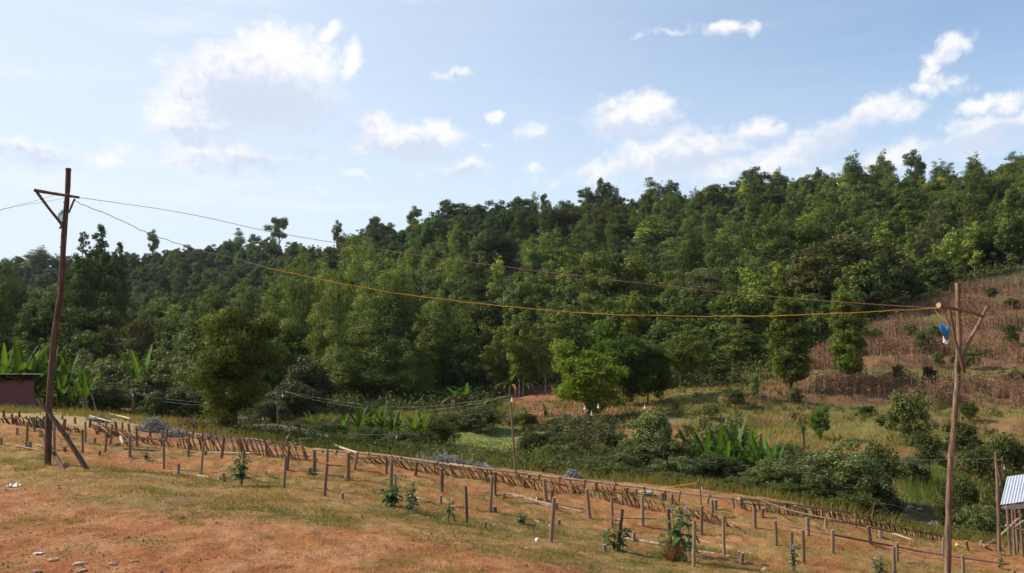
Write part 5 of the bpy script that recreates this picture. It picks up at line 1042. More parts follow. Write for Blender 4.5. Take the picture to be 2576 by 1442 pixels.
# ------------------------------------------------------------------ garden posts
R3 = [(8,345,405),(138,265,322),(218,222,420),(240,380,440),(280,180,300),(345,175,240),(325,290,345),(440,250,450),(515,195,310),(607,182,235),(550,320,350),(668,280,465),(690,215,385),(726,195,265),(765,350,405),(783,290,320),(805,220,285),(850,300,465),(890,240,405),(856,210,265),(940,215,285),(990,222,290),(1045,230,300),(1048,332,500),(1108,265,420),(1215,262,345),(1313,290,360),(1325,360,600),(1345,272,365),(1440,555,650),(1508,290,390),(1523,310,500),(1560,275,350),(1625,390,640),(1637,310,400),(1704,288,345),(1790,335,515),(1833,300,340),(1810,630,705),(1962,450,680),(2000,365,460),(1660,450,490),(805,455,490),(525,420,460),(32,122,178),(95,148,195),(155,135,182),(1190,420,450),(503,170,200)]
R5 = [(497,412,690),(525,318,530),(720,512,565),(768,350,560),(838,315,380),(855,468,760),(877,345,490),(1042,582,620),(1062,378,625),(1120,375,525),(1232,370,425),(1402,415,565),(1440,445,690),(1487,565,830),(1657,455,580),(1575,420,470),(1677,432,485),(1800,452,500),(1880,755,825),(1893,520,735),(1962,470,515),(2040,485,520),(2113,668,1000),(2275,985,1050),(2320,585,900),(2360,855,905),(2365,545,755),(2437,735,780),(1012,730,790),(600,290,350),(370,260,310)]
R7 = [(497,340,385),(650,385,610),(692,550,960),(740,600,665),(763,748,800),(867,375,430),(1043,475,740),(1097,410,500),(1247,555,830),(1263,440,490),(1302,655,1040),(1382,460,525),(1462,470,545),(1523,545,810),(1442,862,950),(1700,510,605),(1723,500,580),(1787,520,610),(1770,655,990),(1985,760,1175),(2055,630,890),(2158,580,730),(2183,575,665),(2260,725,1070),(2400,1040,1160),(1180,980,1040),(1910,1090,1140),(700,480,620)]
R8 = [(135,820,1000),(200,820,905),(330,935,1165),(485,1040,1405),(580,1020,1330),(615,905,1070),(780,915,1005),(840,1020,1230),(1185,990,1150),(1275,1015,1090),(1405,1170,1450),(1428,1135,1300),(1845,1090,1260),(1805,945,1060),(2030,1250,1470),(2065,1120,1205),(2190,1115,1165),(10,1225,1340),(505,800,880),(1435,915,990),(2485,1385,1460),(1050,880,1000)]
PO = [(x * .3112, 993 + a * .3112, 993 + b * .3112, 7) for x, a, b in R3] + [(572.9 + x * .2847, 1031.2 + a * .2847, 1031.2 + b * .2847, 8.5) for x, a, b in R5] + [(1193.5 + x * .278, 1098 + a * .278, 1098 + b * .278, 9.2) for x, a, b in R7] + [(1861.8 + x * .2772, 1050.3 + a * .2772, 1050.3 + b * .2772, 8.5) for x, a, b in R8]
PV = []
for s in range(8):
    rr = np.random.default_rng(400 + s); bx, by = rr.uniform(-.012, .012, 2)
    P = [(0, 0, -.25), (0, 0, 0), (bx, by, .35), (bx * 1.6 + rr.uniform(-.01, .01), by * 1.6, .68), (bx * 2, by * 2, 1.0)]
    mb = log_mesh(P, [1.06, 1.04, 1.0, .97, .95], 9, s, 3, .06, 'cut', 0)
    mb.v = [v * np.array([1, 1, 1]) for v in mb.v]
    PV.append(mb)
POSTMESH = []
for s, mb in enumerate(PV):   # the path is one unit tall, the radius one unit; scaled per post
    V = []
    for v in mb.v: V.append(v)
    mb.v = V; POSTMESH.append(mb)
pm = []
for s in range(8):
    rr = np.random.default_rng(500 + s); b1, b2 = rr.uniform(-.35, .35, 2); mb = MB(); n = 7
    zs = np.array([-.25, 0, .2, .45, .7, .9, 1.0]); Q = [(b1 * z * z + rr.uniform(-.06, .06), b2 * z + rr.uniform(-.06, .06), z) for z in zs]; rad = np.linspace(1.08, .93, n) * (1 + .06 * rr.uniform(-1, 1, n))
    ang = np.arange(10) * .62832; V = np.concatenate([np.c_[Q[i][0] + rad[i] * np.cos(ang), Q[i][1] + rad[i] * np.sin(ang) * rr.uniform(.9, 1.05), np.full(10, zs[i]) + (rr.uniform(-.02, .02, 10) if i == n - 1 else 0)] for i in range(n)])
    i, j = np.meshgrid(np.arange(n - 1), np.arange(10), indexing='ij'); mb.add(V, np.stack([i * 10 + j, i * 10 + (j + 1) % 10, (i + 1) * 10 + (j + 1) % 10, (i + 1) * 10 + j], -1).reshape(-1, 4))
    top = np.vstack([V[-10:], [Q[-1][0], Q[-1][1], 1.0]]); mb.add(top, [(k, (k + 1) % 10, 10) for k in range(10)], 0, 1.0)
    pm.append(mb.mesh('garden_post', M['post']))
its = []; rg = np.random.default_rng(12)
LM = [(120, 'under the tall left pole'), (320, 'right of the tall left pole'), (500, 'left of the first leafy weed'), (700, 'around the first leafy weed'), (900, 'between the two leafy weeds'), (1100, 'by the second leafy weed'), (1350, 'right of the second leafy weed'), (1600, 'left of the straw tuft weed'), (1800, 'around the straw tuft weed'), (2050, 'right of the straw tuft weed'), (2300, 'left of the tall right pole'), (9999, 'by the tall right pole')]
for k, (u, vt, vb, w) in enumerate(PO):
    p = hit(u, min(vb, 1470)) if vb <= 1478 else None
    if p is None: p = stand(u, 10.5)
    Y = p[1]; h = max(.08, at(u, vt, Y).z - p.z); r = px2m(w, Y) * .5 * rg.uniform(.75, 1.2) * (1.15 if h < .3 else 1); r = float(np.clip(r, .02, .042))
    c = rg.uniform(.7, 1.25); kind = int(rg.integers(3)); col = [(c * 1.05, c, c * .95), (c * .8, c * .68, c * .6), (c * 1.1, c * 1.12, c * 1.12)][kind]
    o = inst('garden_post', pm[int(rg.integers(8))], p, rg.uniform(0, 6.28), (r, r, h), col, None, (rg.normal() * .05, rg.normal() * .055, rg.uniform(0, 6.28)))
    tag(o, None, 'post', 'garden posts on the terraced beds')
    place = next(l for x, l in LM if u < x); row = 'front' if vb > np.interp(u, [0, 600, 1200, 1800, 2576], [1110, 1165, 1240, 1335, 1400]) else 'back'
    ph = ('short stump' if h < .3 else ('brown post' if kind == 1 else 'grey post')) + f' in {row} rows'
    its.append((o, u, ph, place))
single_out(its); print('posts', len(PO))

# ------------------------------------------------------------------ logs on the ground and low rails
def ground_log(label, pts, w, lift=0.0, mat=None, name='log', col=None, cat='log', follow=True):
    P = []
    for u, v in pts:
        p = hit(u, v) or stand(u, 12); P.append(p)
    r = px2m(w, P[0][1]) / 2
    P = [p + Vector((0, 0, r * .7 + lift)) for p in P]
    o0 = P[0].copy(); mb = log_mesh(rel(P, o0), [r, r * .95, r * .8], 8, int(pts[0][0]), 5, .10, 'cut'); o = mb.build(name, mat or M['log'], None, o0); tag(o, label, cat)
    if col: o.color = (*col, 1)
    return o
ground_log('long pale peeled log lying across the upper beds on the left', [(310, 1131), (480, 1140), (640, 1143), (783, 1148)], 6.5)
ground_log('thin pale pole lying in grass left of the first leafy weed', [(436, 1186), (500, 1198), (553, 1208)], 4)
ground_log('white curved branch lying near the small lamp pole, lower one', [(226, 1055), (262, 1066), (300, 1076)], 3.2, .12, col=(1.3, 1.3, 1.3)); ground_log('white curved branch lying near the small lamp pole, upper one', [(275, 1047), (310, 1058), (345, 1067)], 3.2, .12, col=(1.3, 1.3, 1.3))
ground_log('thin pale branch lying left of the tall left pole', [(37, 1125), (65, 1131), (99, 1136)], 3, .03); ground_log('short pale stick lying behind the tall left pole', [(90, 1122), (112, 1130)], 3, .03)
ground_log('short pale log held between two stumps mid garden', [(781, 1191), (825, 1196), (869, 1201)], 6)
ground_log('pale log leaning off the end of the upper stick screen', [(832, 1125), (860, 1137), (900, 1153)], 5, .12); ground_log('grey log lying behind the second leafy weed', [(1028, 1250), (1060, 1257), (1094, 1266)], 5)
ground_log('thin grey pole in grass at the garden centre', [(1218, 1239), (1290, 1246), (1340, 1258)], 5); ground_log('knotty grey log pair end in the garden centre', [(1290, 1250), (1360, 1266), (1462, 1290)], 6.5); ground_log('thin grey branch below the knotty log', [(1312, 1266), (1350, 1268), (1383, 1274)], 4)
ground_log('short thick brown log lying in the beds above the knotty one', [(1349, 1257), (1388, 1264)], 8, col=(.8, .65, .5)); ground_log('long pale log in front of the straw tuft weed', [(1566, 1354), (1640, 1368), (1735, 1386), (1836, 1402)], 6.5); ground_log('thin pole lying right of the straw tuft weed', [(1750, 1359), (1820, 1376), (1902, 1398)], 4.5, col=(.9, .75, .6))
ground_log('thin brown stick laid between two posts right of centre', [(1563, 1327), (1650, 1329)], 3, .15, col=(.6, .45, .35)); ground_log('fallen pole with a pale cut end near the far right', [(2244, 1348), (2294, 1365)], 4, .05); ground_log('grey branch by the rock at the front left of centre', [(1345, 1310), (1385, 1325)], 4)
ground_log('broken pale board on the ground among left posts', [(303, 1110), (309, 1128)], 8, .08); ground_log('pale plank lying left of the broken board', [(285, 1125), (335, 1114)], 5, .05)
ground_log('upper thin rail tied along the right posts', [(1917, 1292), (2000, 1322), (2120, 1350), (2250, 1377)], 4, .28, M['post'], 'rail', (.8, .7, .6), 'rail'); ground_log('lower thin rail along the right posts', [(1956, 1330), (2100, 1362), (2240, 1388), (2375, 1412), (2541, 1436)], 4.5, .10, M['post'], 'rail', (.85, .75, .65), 'rail')

# ------------------------------------------------------------------ screens of slanting sticks, and the long pole fence
def screen(label, tops, bots, density, mat, lean_px, seed, wst=3.2, name='stick_screen', cat='fence'):
    """a bay of slanting sticks tied to one rail; every stick a part"""
    rr = np.random.default_rng(seed); tu, tv = zip(*tops); bu, bv = zip(*bots); p0 = hit(bu[0], bv[0]) or stand(bu[0], 25); e = empty(name, p0, label, cat)
    u = min(bu); um = max(bu); rail = []; last = None; n = 0
    while u < um and n < 98:
        vb = np.interp(u, bu, bv); ut = u - lean_px * rr.uniform(.2, 1.7); vt = np.interp(ut, tu, tv) - rr.uniform(-5, 7)
        p = hit(u, vb + rr.uniform(-1, 1))
        if p is not None and rr.uniform() > .1 and (last is None or abs(p[1] - last) < 5):
            last = p[1]; q = at(ut, min(vt, vb - 3), p[1] + rr.uniform(-.15, .3)); w = px2m(wst * rr.uniform(.65, 1.3), p[1]) / 2
            mid = (Vector(p) + q) / 2 + Vector(rr.normal(size=3) * .015); mb = MB()
            mb.tube([Vector(p) - e.location - Vector((0, 0, .04)), mid - e.location, q - e.location], [w, w, w * .8], 5, 0, .5, True)
            k = rr.uniform(.4, 1.3); mb.build('stick', mat, e).color = (k, k * .97, k * .92, 1); n += 1
            if not rail or u - rail[-1][0] > 40: rail.append((u, q * .80 + Vector(p) * .20))
        u += density * rr.uniform(.35, 1.65)
    if len(rail) > 2:
        r = px2m(2.6, rail[0][1][1]) / 2; log_mesh(rel([q for _, q in rail], e.location), [r, r * .9], 6, seed, 2, .08).build('rail', mat, e)
    return e
def bays(labels, tops, bots, cuts, *a):
    for l, (c0, c1) in zip(labels, zip(cuts[:-1], cuts[1:])):
        tu, tv = zip(*tops); bu, bv = zip(*bots); us = [c0] + [u for u in bu if c0 < u < c1] + [c1]
        screen(l, tops, [(u, float(np.interp(u, bu, bv))) for u in us], *a[:-1], a[-1] + int(c0))
bays(['left bay of the long sagging stick screen, starting at the pale leaning log', 'middle bay of the long sagging stick screen, near the middle lamp pole', 'right bay of the long sagging stick screen, collapsing to the ground'], [(860, 1148), (980, 1152), (1060, 1166), (1190, 1178), (1263, 1190), (1360, 1206), (1470, 1224), (1560, 1232), (1640, 1254), (1740, 1278), (1800, 1297), (1860, 1325)], [(890, 1163), (975, 1169), (1065, 1190), (1190, 1205), (1263, 1214), (1360, 1235), (1470, 1244), (1560, 1269), (1640, 1285), (1740, 1298), (1800, 1319), (1872, 1334)], (890, 1200, 1530, 1872), 5.2, M['stick'], 20, 1)
bays(['left bay of the dense stick screen behind the long pale log', 'tall right bay of the dense stick screen behind the long pale log'], [(236, 1070), (304, 1085), (398, 1106), (498, 1098), (573, 1099), (650, 1100), (715, 1106), (790, 1130)], [(240, 1083), (304, 1101), (398, 1122), (510, 1136), (573, 1138), (658, 1146), (784, 1160)], (240, 510, 784), 4.4, M['stick'], 19, 2)
bays(['low broken screen of brown sticks at the far left'], [(-20, 1052), (78, 1050), (150, 1071), (220, 1085)], [(0, 1063), (78, 1075), (150, 1084), (225, 1093)], (0, 225), 4.6, M['darkstick'], 13, 3)
bays(['dark drooping stick screen under the fence rail, left bay by the streamside shrub', 'dark drooping stick screen under the fence rail, right bay near the stream'], [(1850, 1262), (1959, 1269), (2092, 1285), (2195, 1303), (2278, 1322), (2372, 1352)], [(1862, 1281), (1959, 1293), (2092, 1311), (2195, 1324), (2305, 1352), (2375, 1360)], (1862, 2110, 2375), 4.8, M['darkstick'], 10, 4)
def pole_fence():
    pts = [(809, 1132), (966, 1146), (1142, 1171), (1193, 1176), (1332, 1193), (1433, 1205), (1583, 1223), (1750, 1244), (1872, 1258), (2092, 1282), (2255, 1305), (2388, 1333), (2476, 1356)]
    P = []
    for u, v in pts:
        p = hit(u, v + np.interp(u, [800, 1300, 2000, 2400], [10, 13, 26, 14])); P.append(at(u, v, p[1]))
    Yp = [p[1] for p in P]; Yp = np.convolve(np.pad(Yp, 1, 'edge'), np.ones(3) / 3, 'valid'); P = [at(u, v, Y) for (u, v), Y in zip(pts, Yp)]
    e = empty('pole_fence', g(P[0]), 'long crooked pole fence along the far edge of the garden', 'fence'); rr = np.random.default_rng(8)
    for i in range(0, len(P) - 1, 2):
        seg = P[i:i + 3] if i + 3 <= len(P) else P[i:]
        if len(seg) < 2: continue
        r = px2m(6.2, seg[0][1]) / 2; seg = [seg[0] - (seg[1] - seg[0]).normalized() * .25 + Vector((0, 0, rr.uniform(-.02, .03)))] + seg[1:]
        log_mesh(rel(seg, e.location), [r * 1.05, r * .8], 7, i, 6, .12, 'cut', 3).build('rail', M['log'], e).color = (.85, .76, .70, 1)
    for a, b in zip(P[:-1], P[1:]):
        for f in (0.25, 0.75):
            q = a.lerp(b, f); gz = float(Hq(q.x, q.y)); r = px2m(6, q.y) / 2
            if q.z - gz < .06: continue
            log_mesh(rel([(q.x, q.y - .05, gz - .2), (q.x + rr.normal() * .02, q.y - .05, (gz + q.z) / 2), (q.x + rr.normal() * .03, q.y - .05, q.z + .04)], e.location), [r, r * .9], 7, abs(int(q.x * 9)), 2, .05).build('post', M['post'], e)
pole_fence()

# ------------------------------------------------------------------ leafy weeds in the garden
M['petal'] = plain('violet_petal', (.36, .26, .62), .6, 0, .15, 20); M['yellow'] = plain('yellow_petal', (.75, .50, .05), .6)
def weed(label, u, vt, vb, n_st, leaf, spread, seed, flowers=0, straw=0, color=(1, 1, 1)):
    p = hit(u, min(vb, 1470)) or stand(u, 10.5); Y = p[1]; h = at(u, vt, Y).z - p.z; e = empty('weed', p, label, 'weed'); rr = np.random.default_rng(seed); st, lf, fl, sw = MB(), MB(), MB(), MB()
    for k in range(n_st):
        a = rr.uniform(0, 6.28); hh = h * (1 if k == 0 else rr.uniform(.5, .95)); sp = spread * rr.uniform(.3, 1) * (0.25 if k == 0 else 1); P = np.array([(math.cos(a) * sp * s ** 1.4, math.sin(a) * sp * s ** 1.4, hh * s) for s in np.linspace(0, 1, 6)]); st.tube(P, np.linspace(.007, .003, 6), 5, 0, .6)
        nl = 8
        for q in range(nl):
            s = .25 + .75 * q / (nl - 1); b = np.array([np.interp(s, np.linspace(0, 1, 6), P[:, i]) for i in range(3)]); strip(lf, b, q * 2.4 + rr.uniform(-.5, .5) + a, rr.uniform(-.1, .7), leaf * rr.uniform(.7, 1.2) * (1.1 - .5 * s), leaf * .42, rr.uniform(.8, 1.7), 6, .25, rr.uniform(.1, .95), 0, lambda s: np.sin(np.pi * np.clip(s, .03, .99) ** .8) ** .8)
        if k < flowers:
            for q in range(7): c = P[-1] + rr.normal(size=3) * .014 + [0, 0, .01]; fl.quads(leafq(rr, c[None], [.022], .8), 0)
    st.build('stem', M['weed'], e); o = lf.build('leaves', M['weed'], e); o.color = (*color, 1)
    if flowers: fl.build('flower', M['petal'], e)
    if straw:
        n = straw; ang = rr.uniform(0, 6.28, n); l = rr.uniform(.15, .42, n); B0 = np.c_[rr.normal(size=n) * .05, rr.normal(size=n) * .05, np.zeros(n)] + np.array([-.05, -.06, 0]); d = np.c_[np.cos(ang) * l * .6, np.sin(ang) * l * .6, l]; s = np.c_[-np.sin(ang), np.cos(ang), 0 * ang] * .005
        sw.tris(np.stack([B0 - s, B0 + s, B0 + d], 1), 0, rr.uniform(.6, 1, n)); sw.build('straw_tuft', M['straw'], e).color = (1.3, 1.2, .9, 1)
    return e
weed('leafy green weed, first from the left along the grass edge', 608, 1140, 1222, 6, .20, .22, 1)
weed('large broad leaved weed, second along the grass edge', 985, 1205, 1272, 7, .20, .28, 2); weed('low side shoot right of the large broad leaved weed', 1035, 1215, 1290, 4, .16, .22, 3)
weed('small thin weed between the second weed and the front post', 1128, 1250, 1315, 2, .14, .08, 4)
weed('purple flowered weed at the foot of two front posts', 1545, 1302, 1385, 4, .20, .22, 5, 2); weed('large drooping weed with a straw tuft at its base', 1700, 1285, 1412, 8, .22, .24, 6, 1, 220); weed('side stem of weed with a violet flower left of the front right post', 1735, 1280, 1400, 3, .20, .16, 7, 1)
weed('small weed with blue violet flowers at a front right post', 2000, 1374, 1445, 3, .13, .07, 8, 3); weed('small violet flowered weed left of the right tall pole', 2215, 1395, 1455, 4, .13, .10, 9, 3); weed('small pale grass shoot at the bottom right', 2520, 1390, 1430, 3, .12, .06, 10); weed('dark little weed under the long pale log', 367, 1140, 1160, 3, .12, .08, 11); weed('low green sprout beside the upper log end', 270, 1090, 1100, 4, .14, .15, 12)
weed('leafy weed behind the garden fence left of the tarp', 1103, 1147, 1172, 5, .22, .22, 13); weed('broad leaved weed beside the garden centre post', 1310, 1298, 1318, 4, .12, .14, 14)

# ------------------------------------------------------------------ rocks, litter, brush piles
def stone(label, u, v, w, h, seed, col, name='rock', cat='rock', sink=.25):
    p = hit(u, v) or stand(u, 8); a = px2m(w, p[1]) / 2; b = px2m(h, p[1]); rr = np.random.default_rng(seed); mb = MB(); n, m_ = 12, 7; V = []
    for i in range(m_):
        for k in range(n): th, ph = k * 6.283 / n, math.pi * i / (m_ - 1); f = 1 + .22 * rr.uniform(-1, 1); V.append((a * f * math.cos(th) * math.sin(ph), a * .8 * f * math.sin(th) * math.sin(ph), b * (.5 - sink + .5 * f * math.cos(ph))))
    F = [(i * n + k, i * n + (k + 1) % n, (i + 1) * n + (k + 1) % n, (i + 1) * n + k) for i in range(m_ - 1) for k in range(n)]
    mb.add(V, [q[::-1] for q in F]); o = mb.build(name, plain(name + '_stone', col, .9, 0, .3, 25), None, p); o.rotation_euler.z = rr.uniform(0, 6); tag(o, label, cat)
stone('white angular rock on the grass edge near the centre front', 1352, 1362, 15, 12, 1, (.62, .60, .57)); stone('flat pale stone, largest on the red dirt at bottom left', 200, 1420, 34, 9, 2, (.42, .27, .17)); stone('flat stone below the largest one at the bottom left', 205, 1437, 30, 9, 3, (.36, .22, .14)); stone('flat reddish stone left of the largest flat stone', 135, 1408, 34, 6, 4, (.38, .2, .12)); stone('small flat stone right of the largest flat stone', 282, 1420, 24, 7, 5, (.40, .25, .17))
stone('flat half buried stone right of the small flat one', 338, 1412, 22, 5, 6, (.40, .25, .16)); stone('brown rock at the bottom right among flower weeds', 2086, 1456, 26, 16, 7, (.26, .16, .11)); stone('small pale rock in the grass left of the first weed', 338, 1243, 9, 6, 8, (.5, .42, .36)); stone('small brown rock in the grass below the first weed', 460, 1304, 12, 8, 9, (.3, .2, .15)); stone('pale brown rock between front right posts', 1925, 1436, 20, 10, 10, (.40, .30, .22))
stone('grey flat boulder at the stream edge, left', 2289, 1278, 18, 8, 11, (.3, .26, .23)); stone('grey flat boulder at the stream edge, right', 2313, 1283, 18, 7, 12, (.28, .25, .22)); stone('grey slab rock lying behind the fence rail', 1625, 1243, 44, 12, 13, (.33, .29, .25)); stone('reddish dirt clod at the bottom left edge', 90, 1440, 30, 9, 14, (.30, .16, .11))
def crumple(label, u, v, w, col, seed, name, flat=.3):
    p = hit(u, v) or stand(u, 8); rr = np.random.default_rng(seed); n = 6; s = px2m(w, p[1]); X, Yy = np.meshgrid(np.linspace(-.5, .5, n), np.linspace(-.5, .5, n), indexing='ij'); V = np.stack([X * s + rr.normal(size=X.shape) * s * .04, Yy * s * .8 + rr.normal(size=X.shape) * s * .04, .012 + np.abs(rr.normal(size=X.shape)) * s * flat * .4], -1).reshape(-1, 3)
    i, j = np.meshgrid(np.arange(n - 1), np.arange(n - 1), indexing='ij'); mb = MB(); mb.add(V, np.stack([i * n + j, (i + 1) * n + j, (i + 1) * n + j + 1, i * n + j + 1], -1).reshape(-1, 4)); o = mb.build(name, plain(name + '_paper', col, .5, 0, .1), None, p); tag(o, label, 'litter')
crumple('crumpled white plastic scrap on the dirt at the left edge', 32, 1226, 28, (.72, .72, .72), 1, 'plastic_scrap', .35); crumple('pale blue plastic piece on the red dirt at lower left', 96, 1395, 20, (.55, .62, .68), 2, 'plastic_scrap', .12); crumple('orange scrap of peel on the grass near the white rock', 1325, 1383, 11, (.6, .33, .12), 3, 'scrap', .4); crumple('yellow scrap lying near the right tall pole', 2415, 1378, 20, (.6, .42, .1), 4, 'scrap', .5); crumple('yellow scrap at the foot of a front right post', 2008, 1452, 12, (.7, .45, .05), 5, 'scrap', .5); crumple('small white scrap in the beds right of centre', 1308, 1309, 10, (.75, .75, .75), 6, 'scrap', .4)
def brush(label, u, v, wpx, hpx, n, seed, mat, name='brush_pile', Y=None):
    p = (hit(u, v) if Y is None else stand(u, Y)) or stand(u, 26); a, h = px2m(wpx, p[1]) / 2, px2m(hpx, p[1]); rr = np.random.default_rng(seed); mb = MB()
    for k in range(n):
        c = np.array([rr.normal() * a * .5, rr.normal() * a * .3, 0]); d = unit(rr.normal(size=3) * [1, .7, .5]); L_ = rr.uniform(.3, .9) * a; top = h * math.exp(-(c[0] / a / .7) ** 2) * rr.uniform(.05, 1); c[2] = top; w = .004 + .0002 * p[1]
        mb.tube([c - d * L_ * .5, c + rr.normal(size=3) * .04, c + d * L_ * .5 + np.array([0, 0, -.04])], [w, w, w * .5], 3, 0, rr.uniform(0, 1), False)
    o = mb.build(name, mat, None, p); tag(o, label, 'brush pile'); return o
brush('grey pile of dry brush right of the small lamp pole', 385, 1086, 90, 34, 420, 1, M['netbrush']); brush('low grey brush tail of the pile beside the stick screen', 440, 1098, 80, 14, 220, 2, M['netbrush']); brush('low grey dry brush left of the white branches', 245, 1062, 70, 12, 200, 3, M['netbrush']); brush('grey dry brush behind the tall left pole', 100, 1073, 60, 12, 200, 4, M['netbrush'])
brush('grey tangled net behind the middle fence', 1440, 1205, 46, 22, 260, 5, M['netbrush'], 'net_pile'); brush('grey crumpled net beyond the fence near the right pole', 2350, 1342, 80, 26, 360, 6, M['netbrush'], 'net_pile'); brush('pale net heap behind the fence left of the green field', 1110, 1172, 150, 18, 420, 7, M['netbrush'], 'net_pile'); brush('pale net pile on the path behind the fence', 1200, 1180, 90, 10, 240, 8, M['netbrush'], 'net_pile'); brush('rusty dry brush at the foot of the dense dark tree', 480, 1078, 110, 18, 300, 9, M['straw'])
for k, (u, vt, vb, du) in enumerate(((188, 1003, 1037, -2), (192, 1000, 1037, -6), (178, 1005, 1030, 3), (213, 1003, 1040, -9), (245, 998, 1040, -16), (222, 1010, 1040, -6))):
    b = stand(u, 56); tp = at(u + du, vt - 10, 56.3); mb = log_mesh(rel([b, tp], b), [.04, .03], 5, k, 3, .05); o = mb.build('bean_pole', M['log'], None, b); tag(o, None, 'stake', 'bare stakes by the left shrubs'); its_ = globals().setdefault('STK', []); its_.append((o, u, 'bare pale stake', 'by the shrubs left of the small lamp pole'))
single_out(STK)

# earth mound with metal sheets
def mound():
    c = stand(665, 42); e = empty('earth_mound', c, 'low brown earth mound with dark hollow beyond the stick screen', 'mound'); n = 40; m_ = 14; rr = np.random.default_rng(4); V = []
    for i in range(m_):
        f = i / (m_ - 1)
        for k in range(n): th = k * 6.283 / n; rx, ry = 3.2 * f, 2.0 * f; z = .75 * math.cos(f * 1.57) ** .8 + .10 * float(fbm(math.cos(th) * f * 5 + 9, math.sin(th) * f * 5 + 9, 91)); V.append((rx * math.cos(th), ry * math.sin(th), z - .2 - .05 * f))
    F = [(i * n + k, (i + 1) * n + k, (i + 1) * n + (k + 1) % n, i * n + (k + 1) % n) for i in range(m_ - 1) for k in range(n)]; mb = MB(); mb.smooth = True; mb.add(V, F); mb.build('heap', plain('brown_earth', (.115, .062, .045), .95, 0, .35, 3), e)
mound()
M['metal'] = plain('galvanised_sheet', (.62, .64, .67), .45, .35, .10, 3)
def sheet(label, P0, ux, uy, a, b, waves, mat, name='metal_sheet', amp=.012, parent=None, th=.004):
    ux, uy = Vector(ux).normalized(), Vector(uy).normalized(); nrm = ux.cross(uy).normalized(); n = waves * 8 + 1; mb = MB(); V = []
    for s in (1, -1):
        for i in range(n): f = i / (n - 1); off = nrm * (amp * math.sin(f * waves * 6.283) + s * th / 2); V += [ux * (a * f) + off, ux * (a * f) + uy * b + off]
    k = np.arange(n - 1) * 2; q = np.stack([k, k + 2, k + 3, k + 1], -1); F = np.concatenate([q, q[:, ::-1] + 2 * n, np.stack([k, k + 2 * n, k + 2 + 2 * n, k + 2], -1), np.stack([k + 1, k + 3, k + 3 + 2 * n, k + 1 + 2 * n], -1)])
    mb.add(np.array([tuple(v) for v in V]), F); o = mb.build(name, mat, parent)
    o.location = Vector(P0) - (parent.location if parent else Vector()); return o
for (u, v, Y, ang, a, b, tl, l) in ((712, 1101, 40.5, .1, 1.5, .7, .35, 'pale grey metal sheet lying on the brown mound, upper one'), (735, 1110, 39.5, -.15, 1.4, .8, .4, 'bluish metal sheet lying on the brown mound, lower one')):
    P = at(u, v, Y); tag(sheet('', P, (math.cos(ang), math.sin(ang), -.06), (-math.sin(ang), math.cos(ang), tl), a, b, 10, M['metal']), l, 'metal sheet')
ground_log('short pale pole leaning on the brown mound', [(720, 1118), (728, 1108)], 4, .2); ground_log('light board lying below the metal sheets', [(752, 1124), (785, 1120)], 4, .25)

# ------------------------------------------------------------------ buildings
def box(mb, lo, hi, mat=0):
    (a, b, c), (d, e, f) = lo, hi; V = [(a, b, c), (d, b, c), (d, e, c), (a, e, c), (a, b, f), (d, b, f), (d, e, f), (a, e, f)]
    mb.add(V, [(3, 2, 1, 0), (4, 5, 6, 7), (0, 1, 5, 4), (1, 2, 6, 5), (2, 3, 7, 6), (3, 0, 4, 7)], mat)
def house():
    YH = 52.0; c = at(84, 1018, YH); e = empty('red_building', c, 'low building with dark red wall and flat metal roof at the left edge', 'building'); e.rotation_euler.z = R(29); hw = px2m(60, YH)
    mb = MB(); box(mb, (-9, 0, 0), (0, 5, hw)); mb.build('wall', plain('dark_red_plaster', (.21, .065, .062), .85, 0, .18, 2), e)
    mb = MB(); box(mb, (-9.05, -.08, -.8), (.12, 5.05, -.004)); mb.build('foundation', plain('grey_plinth', (.24, .215, .20), .9, 0, .2, 4), e)
    mb = MB(); box(mb, (-8.9, .25, hw + .003), (-.1, 4.8, hw + .33)); mb.build('eave_gap', plain('gap_shade', (.03, .025, .02), .9), e)  # near-black block stands in for the shade in the open eave gap
    o = sheet('', (0, 0, 0), (1, 0, 0), (0, 1, .0), 9.7, 6.0, 90, plain('rusty_dark_sheet', (.16, .145, .135), .6, .2, .4, 2), 'roof', .007, None, .006); o.parent = e; o.location = (-9.3, -.5, hw + .36)
    mb = MB(); rr = np.random.default_rng(6); cc = np.c_[rr.uniform(-9, .3, 60), rr.uniform(-.25, .1, 60), hw + .2 + rr.uniform(-.25, .12, 60)]; clumps(mb, rr, cc, .16, 24, .12, .6); mb.build('creeper', M['scrub'], e)
house()
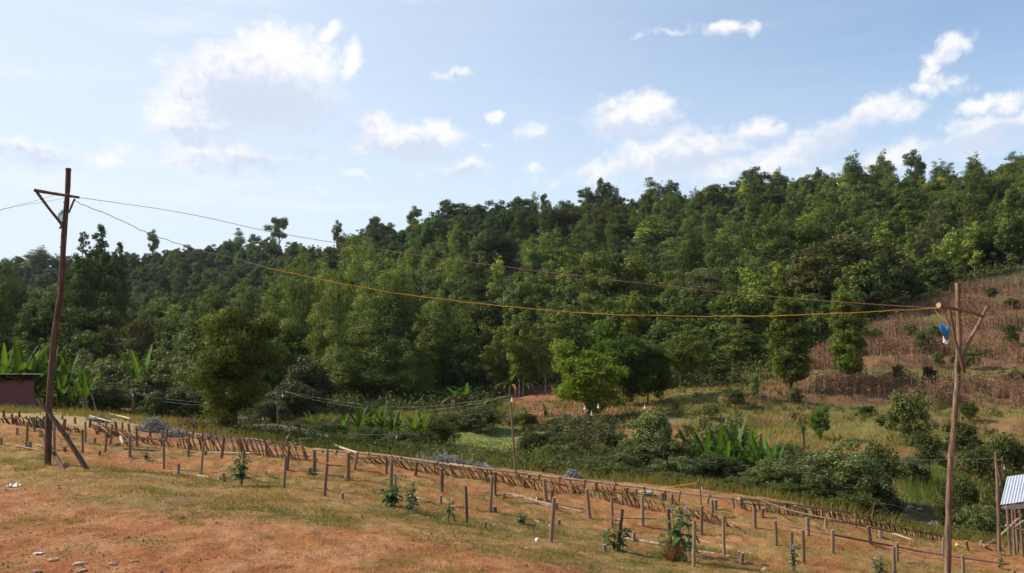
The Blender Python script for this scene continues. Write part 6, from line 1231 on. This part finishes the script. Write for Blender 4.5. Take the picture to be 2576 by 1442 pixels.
def hut():
    YH = 21.0; A = at(2517, 1272, YH); e = empty('open_hut', Vector((A.x, A.y, float(Hq(A.x, A.y)))), 'open hut on poles with a bright corrugated metal roof at the right edge', 'hut'); O = e.location
    top = at(2534, 1201, YH + 1.2); d = top - A
    sheet('', A + Vector((-.02, -.03, .02)), (1, .10, .115), d, 3.4, d.length, 44, M['metal'], 'roof', .0055, e)
    zf = Vector((0, 0, -1)); s2 = plain('weathered_sheet', (.42, .44, .50), .5, .3, .1, 3)
    # gable front: a corrugated sheet whose upper edge follows the slope of the roof
    mb = MB(); n = 161; V = []
    for s in (0, .005):
        for i in range(n): f = i / (n - 1); x = 3.3 * f; y = .33 * f + .02 * math.sin(f * 130) + s; V += [(x, y, .36 * f - .02), (x, y, -.09 - .0 * f + .05 * f)]
    k = np.arange(n - 1) * 2; q = np.stack([k, k + 2, k + 3, k + 1], -1); mb.add(np.array(V) + np.array(tuple(A - O)) + np.array([0.03, .02, 0]), np.concatenate([q[:, ::-1], q + 2 * n])); mb.build('gable_sheet', s2, e)
    for i, (u, vb, Y) in enumerate(((2541, 1383, YH + .15), (2553, 1385, YH + .9), (2560, 1376, YH + 1.6), (2573, 1390, YH + .2))):
        b = at(u, vb, Y); b.z = float(Hq(b.x, b.y)); t_ = Vector((b.x - .02, b.y, A.z + .02 + (b.x - A.x) * .1)); r = .035; log_mesh(rel([b - Vector((0, 0, .2)), (b + t_) / 2, t_], O), [r, r * .9], 7, i, 3, .06).build('post', M['rpole'], e)
    for i, (a, b) in enumerate((((2518, 1346), (2571, 1295)), ((2530, 1322), (2600, 1340)), ((2558, 1322), (2590, 1300)))):
        log_mesh(rel([at(*a, YH), at(*b, YH + .1)], O), [.022, .02], 6, i + 7, 3, .06).build('brace', M['log'], e)
    sheet('', A + Vector((3.2, .4, .36)), (1, .1, -.1), d, 1.4, d.length, 12, M['metal'], 'roof', .013, e)
hut()
ground_log('pole end propping from the hut to the fence corner', [(2505, 1372), (2484, 1384)], 5, .12); ground_log('lower rail of the fence corner left of the right lamp pole', [(2392, 1352), (2440, 1357), (2480, 1362)], 5, .12); ground_log('short dark log at the fence corner', [(2447, 1362), (2476, 1382)], 6, .06, col=(.45, .38, .32))

# ------------------------------------------------------------------ the air
def haze():
    mb = MB(); box(mb, (-1300, -1300, float(GZ.min()) - 1.0), (1300, 1300, float(GZ.max()) + 26)); m, t, out = mat_new('pale_air')
    v = add(t, 'ShaderNodeVolumePrincipled'); v.inputs['Color'].default_value = (.80, .88, 1.0, 1); v.inputs['Density'].default_value = HAZE; v.inputs['Anisotropy'].default_value = 0.2
    t.links.new(v.outputs[0], out.inputs['Volume']); tag(mb.build('haze', m), kind='stuff')
HAZE = 0.00007
haze()
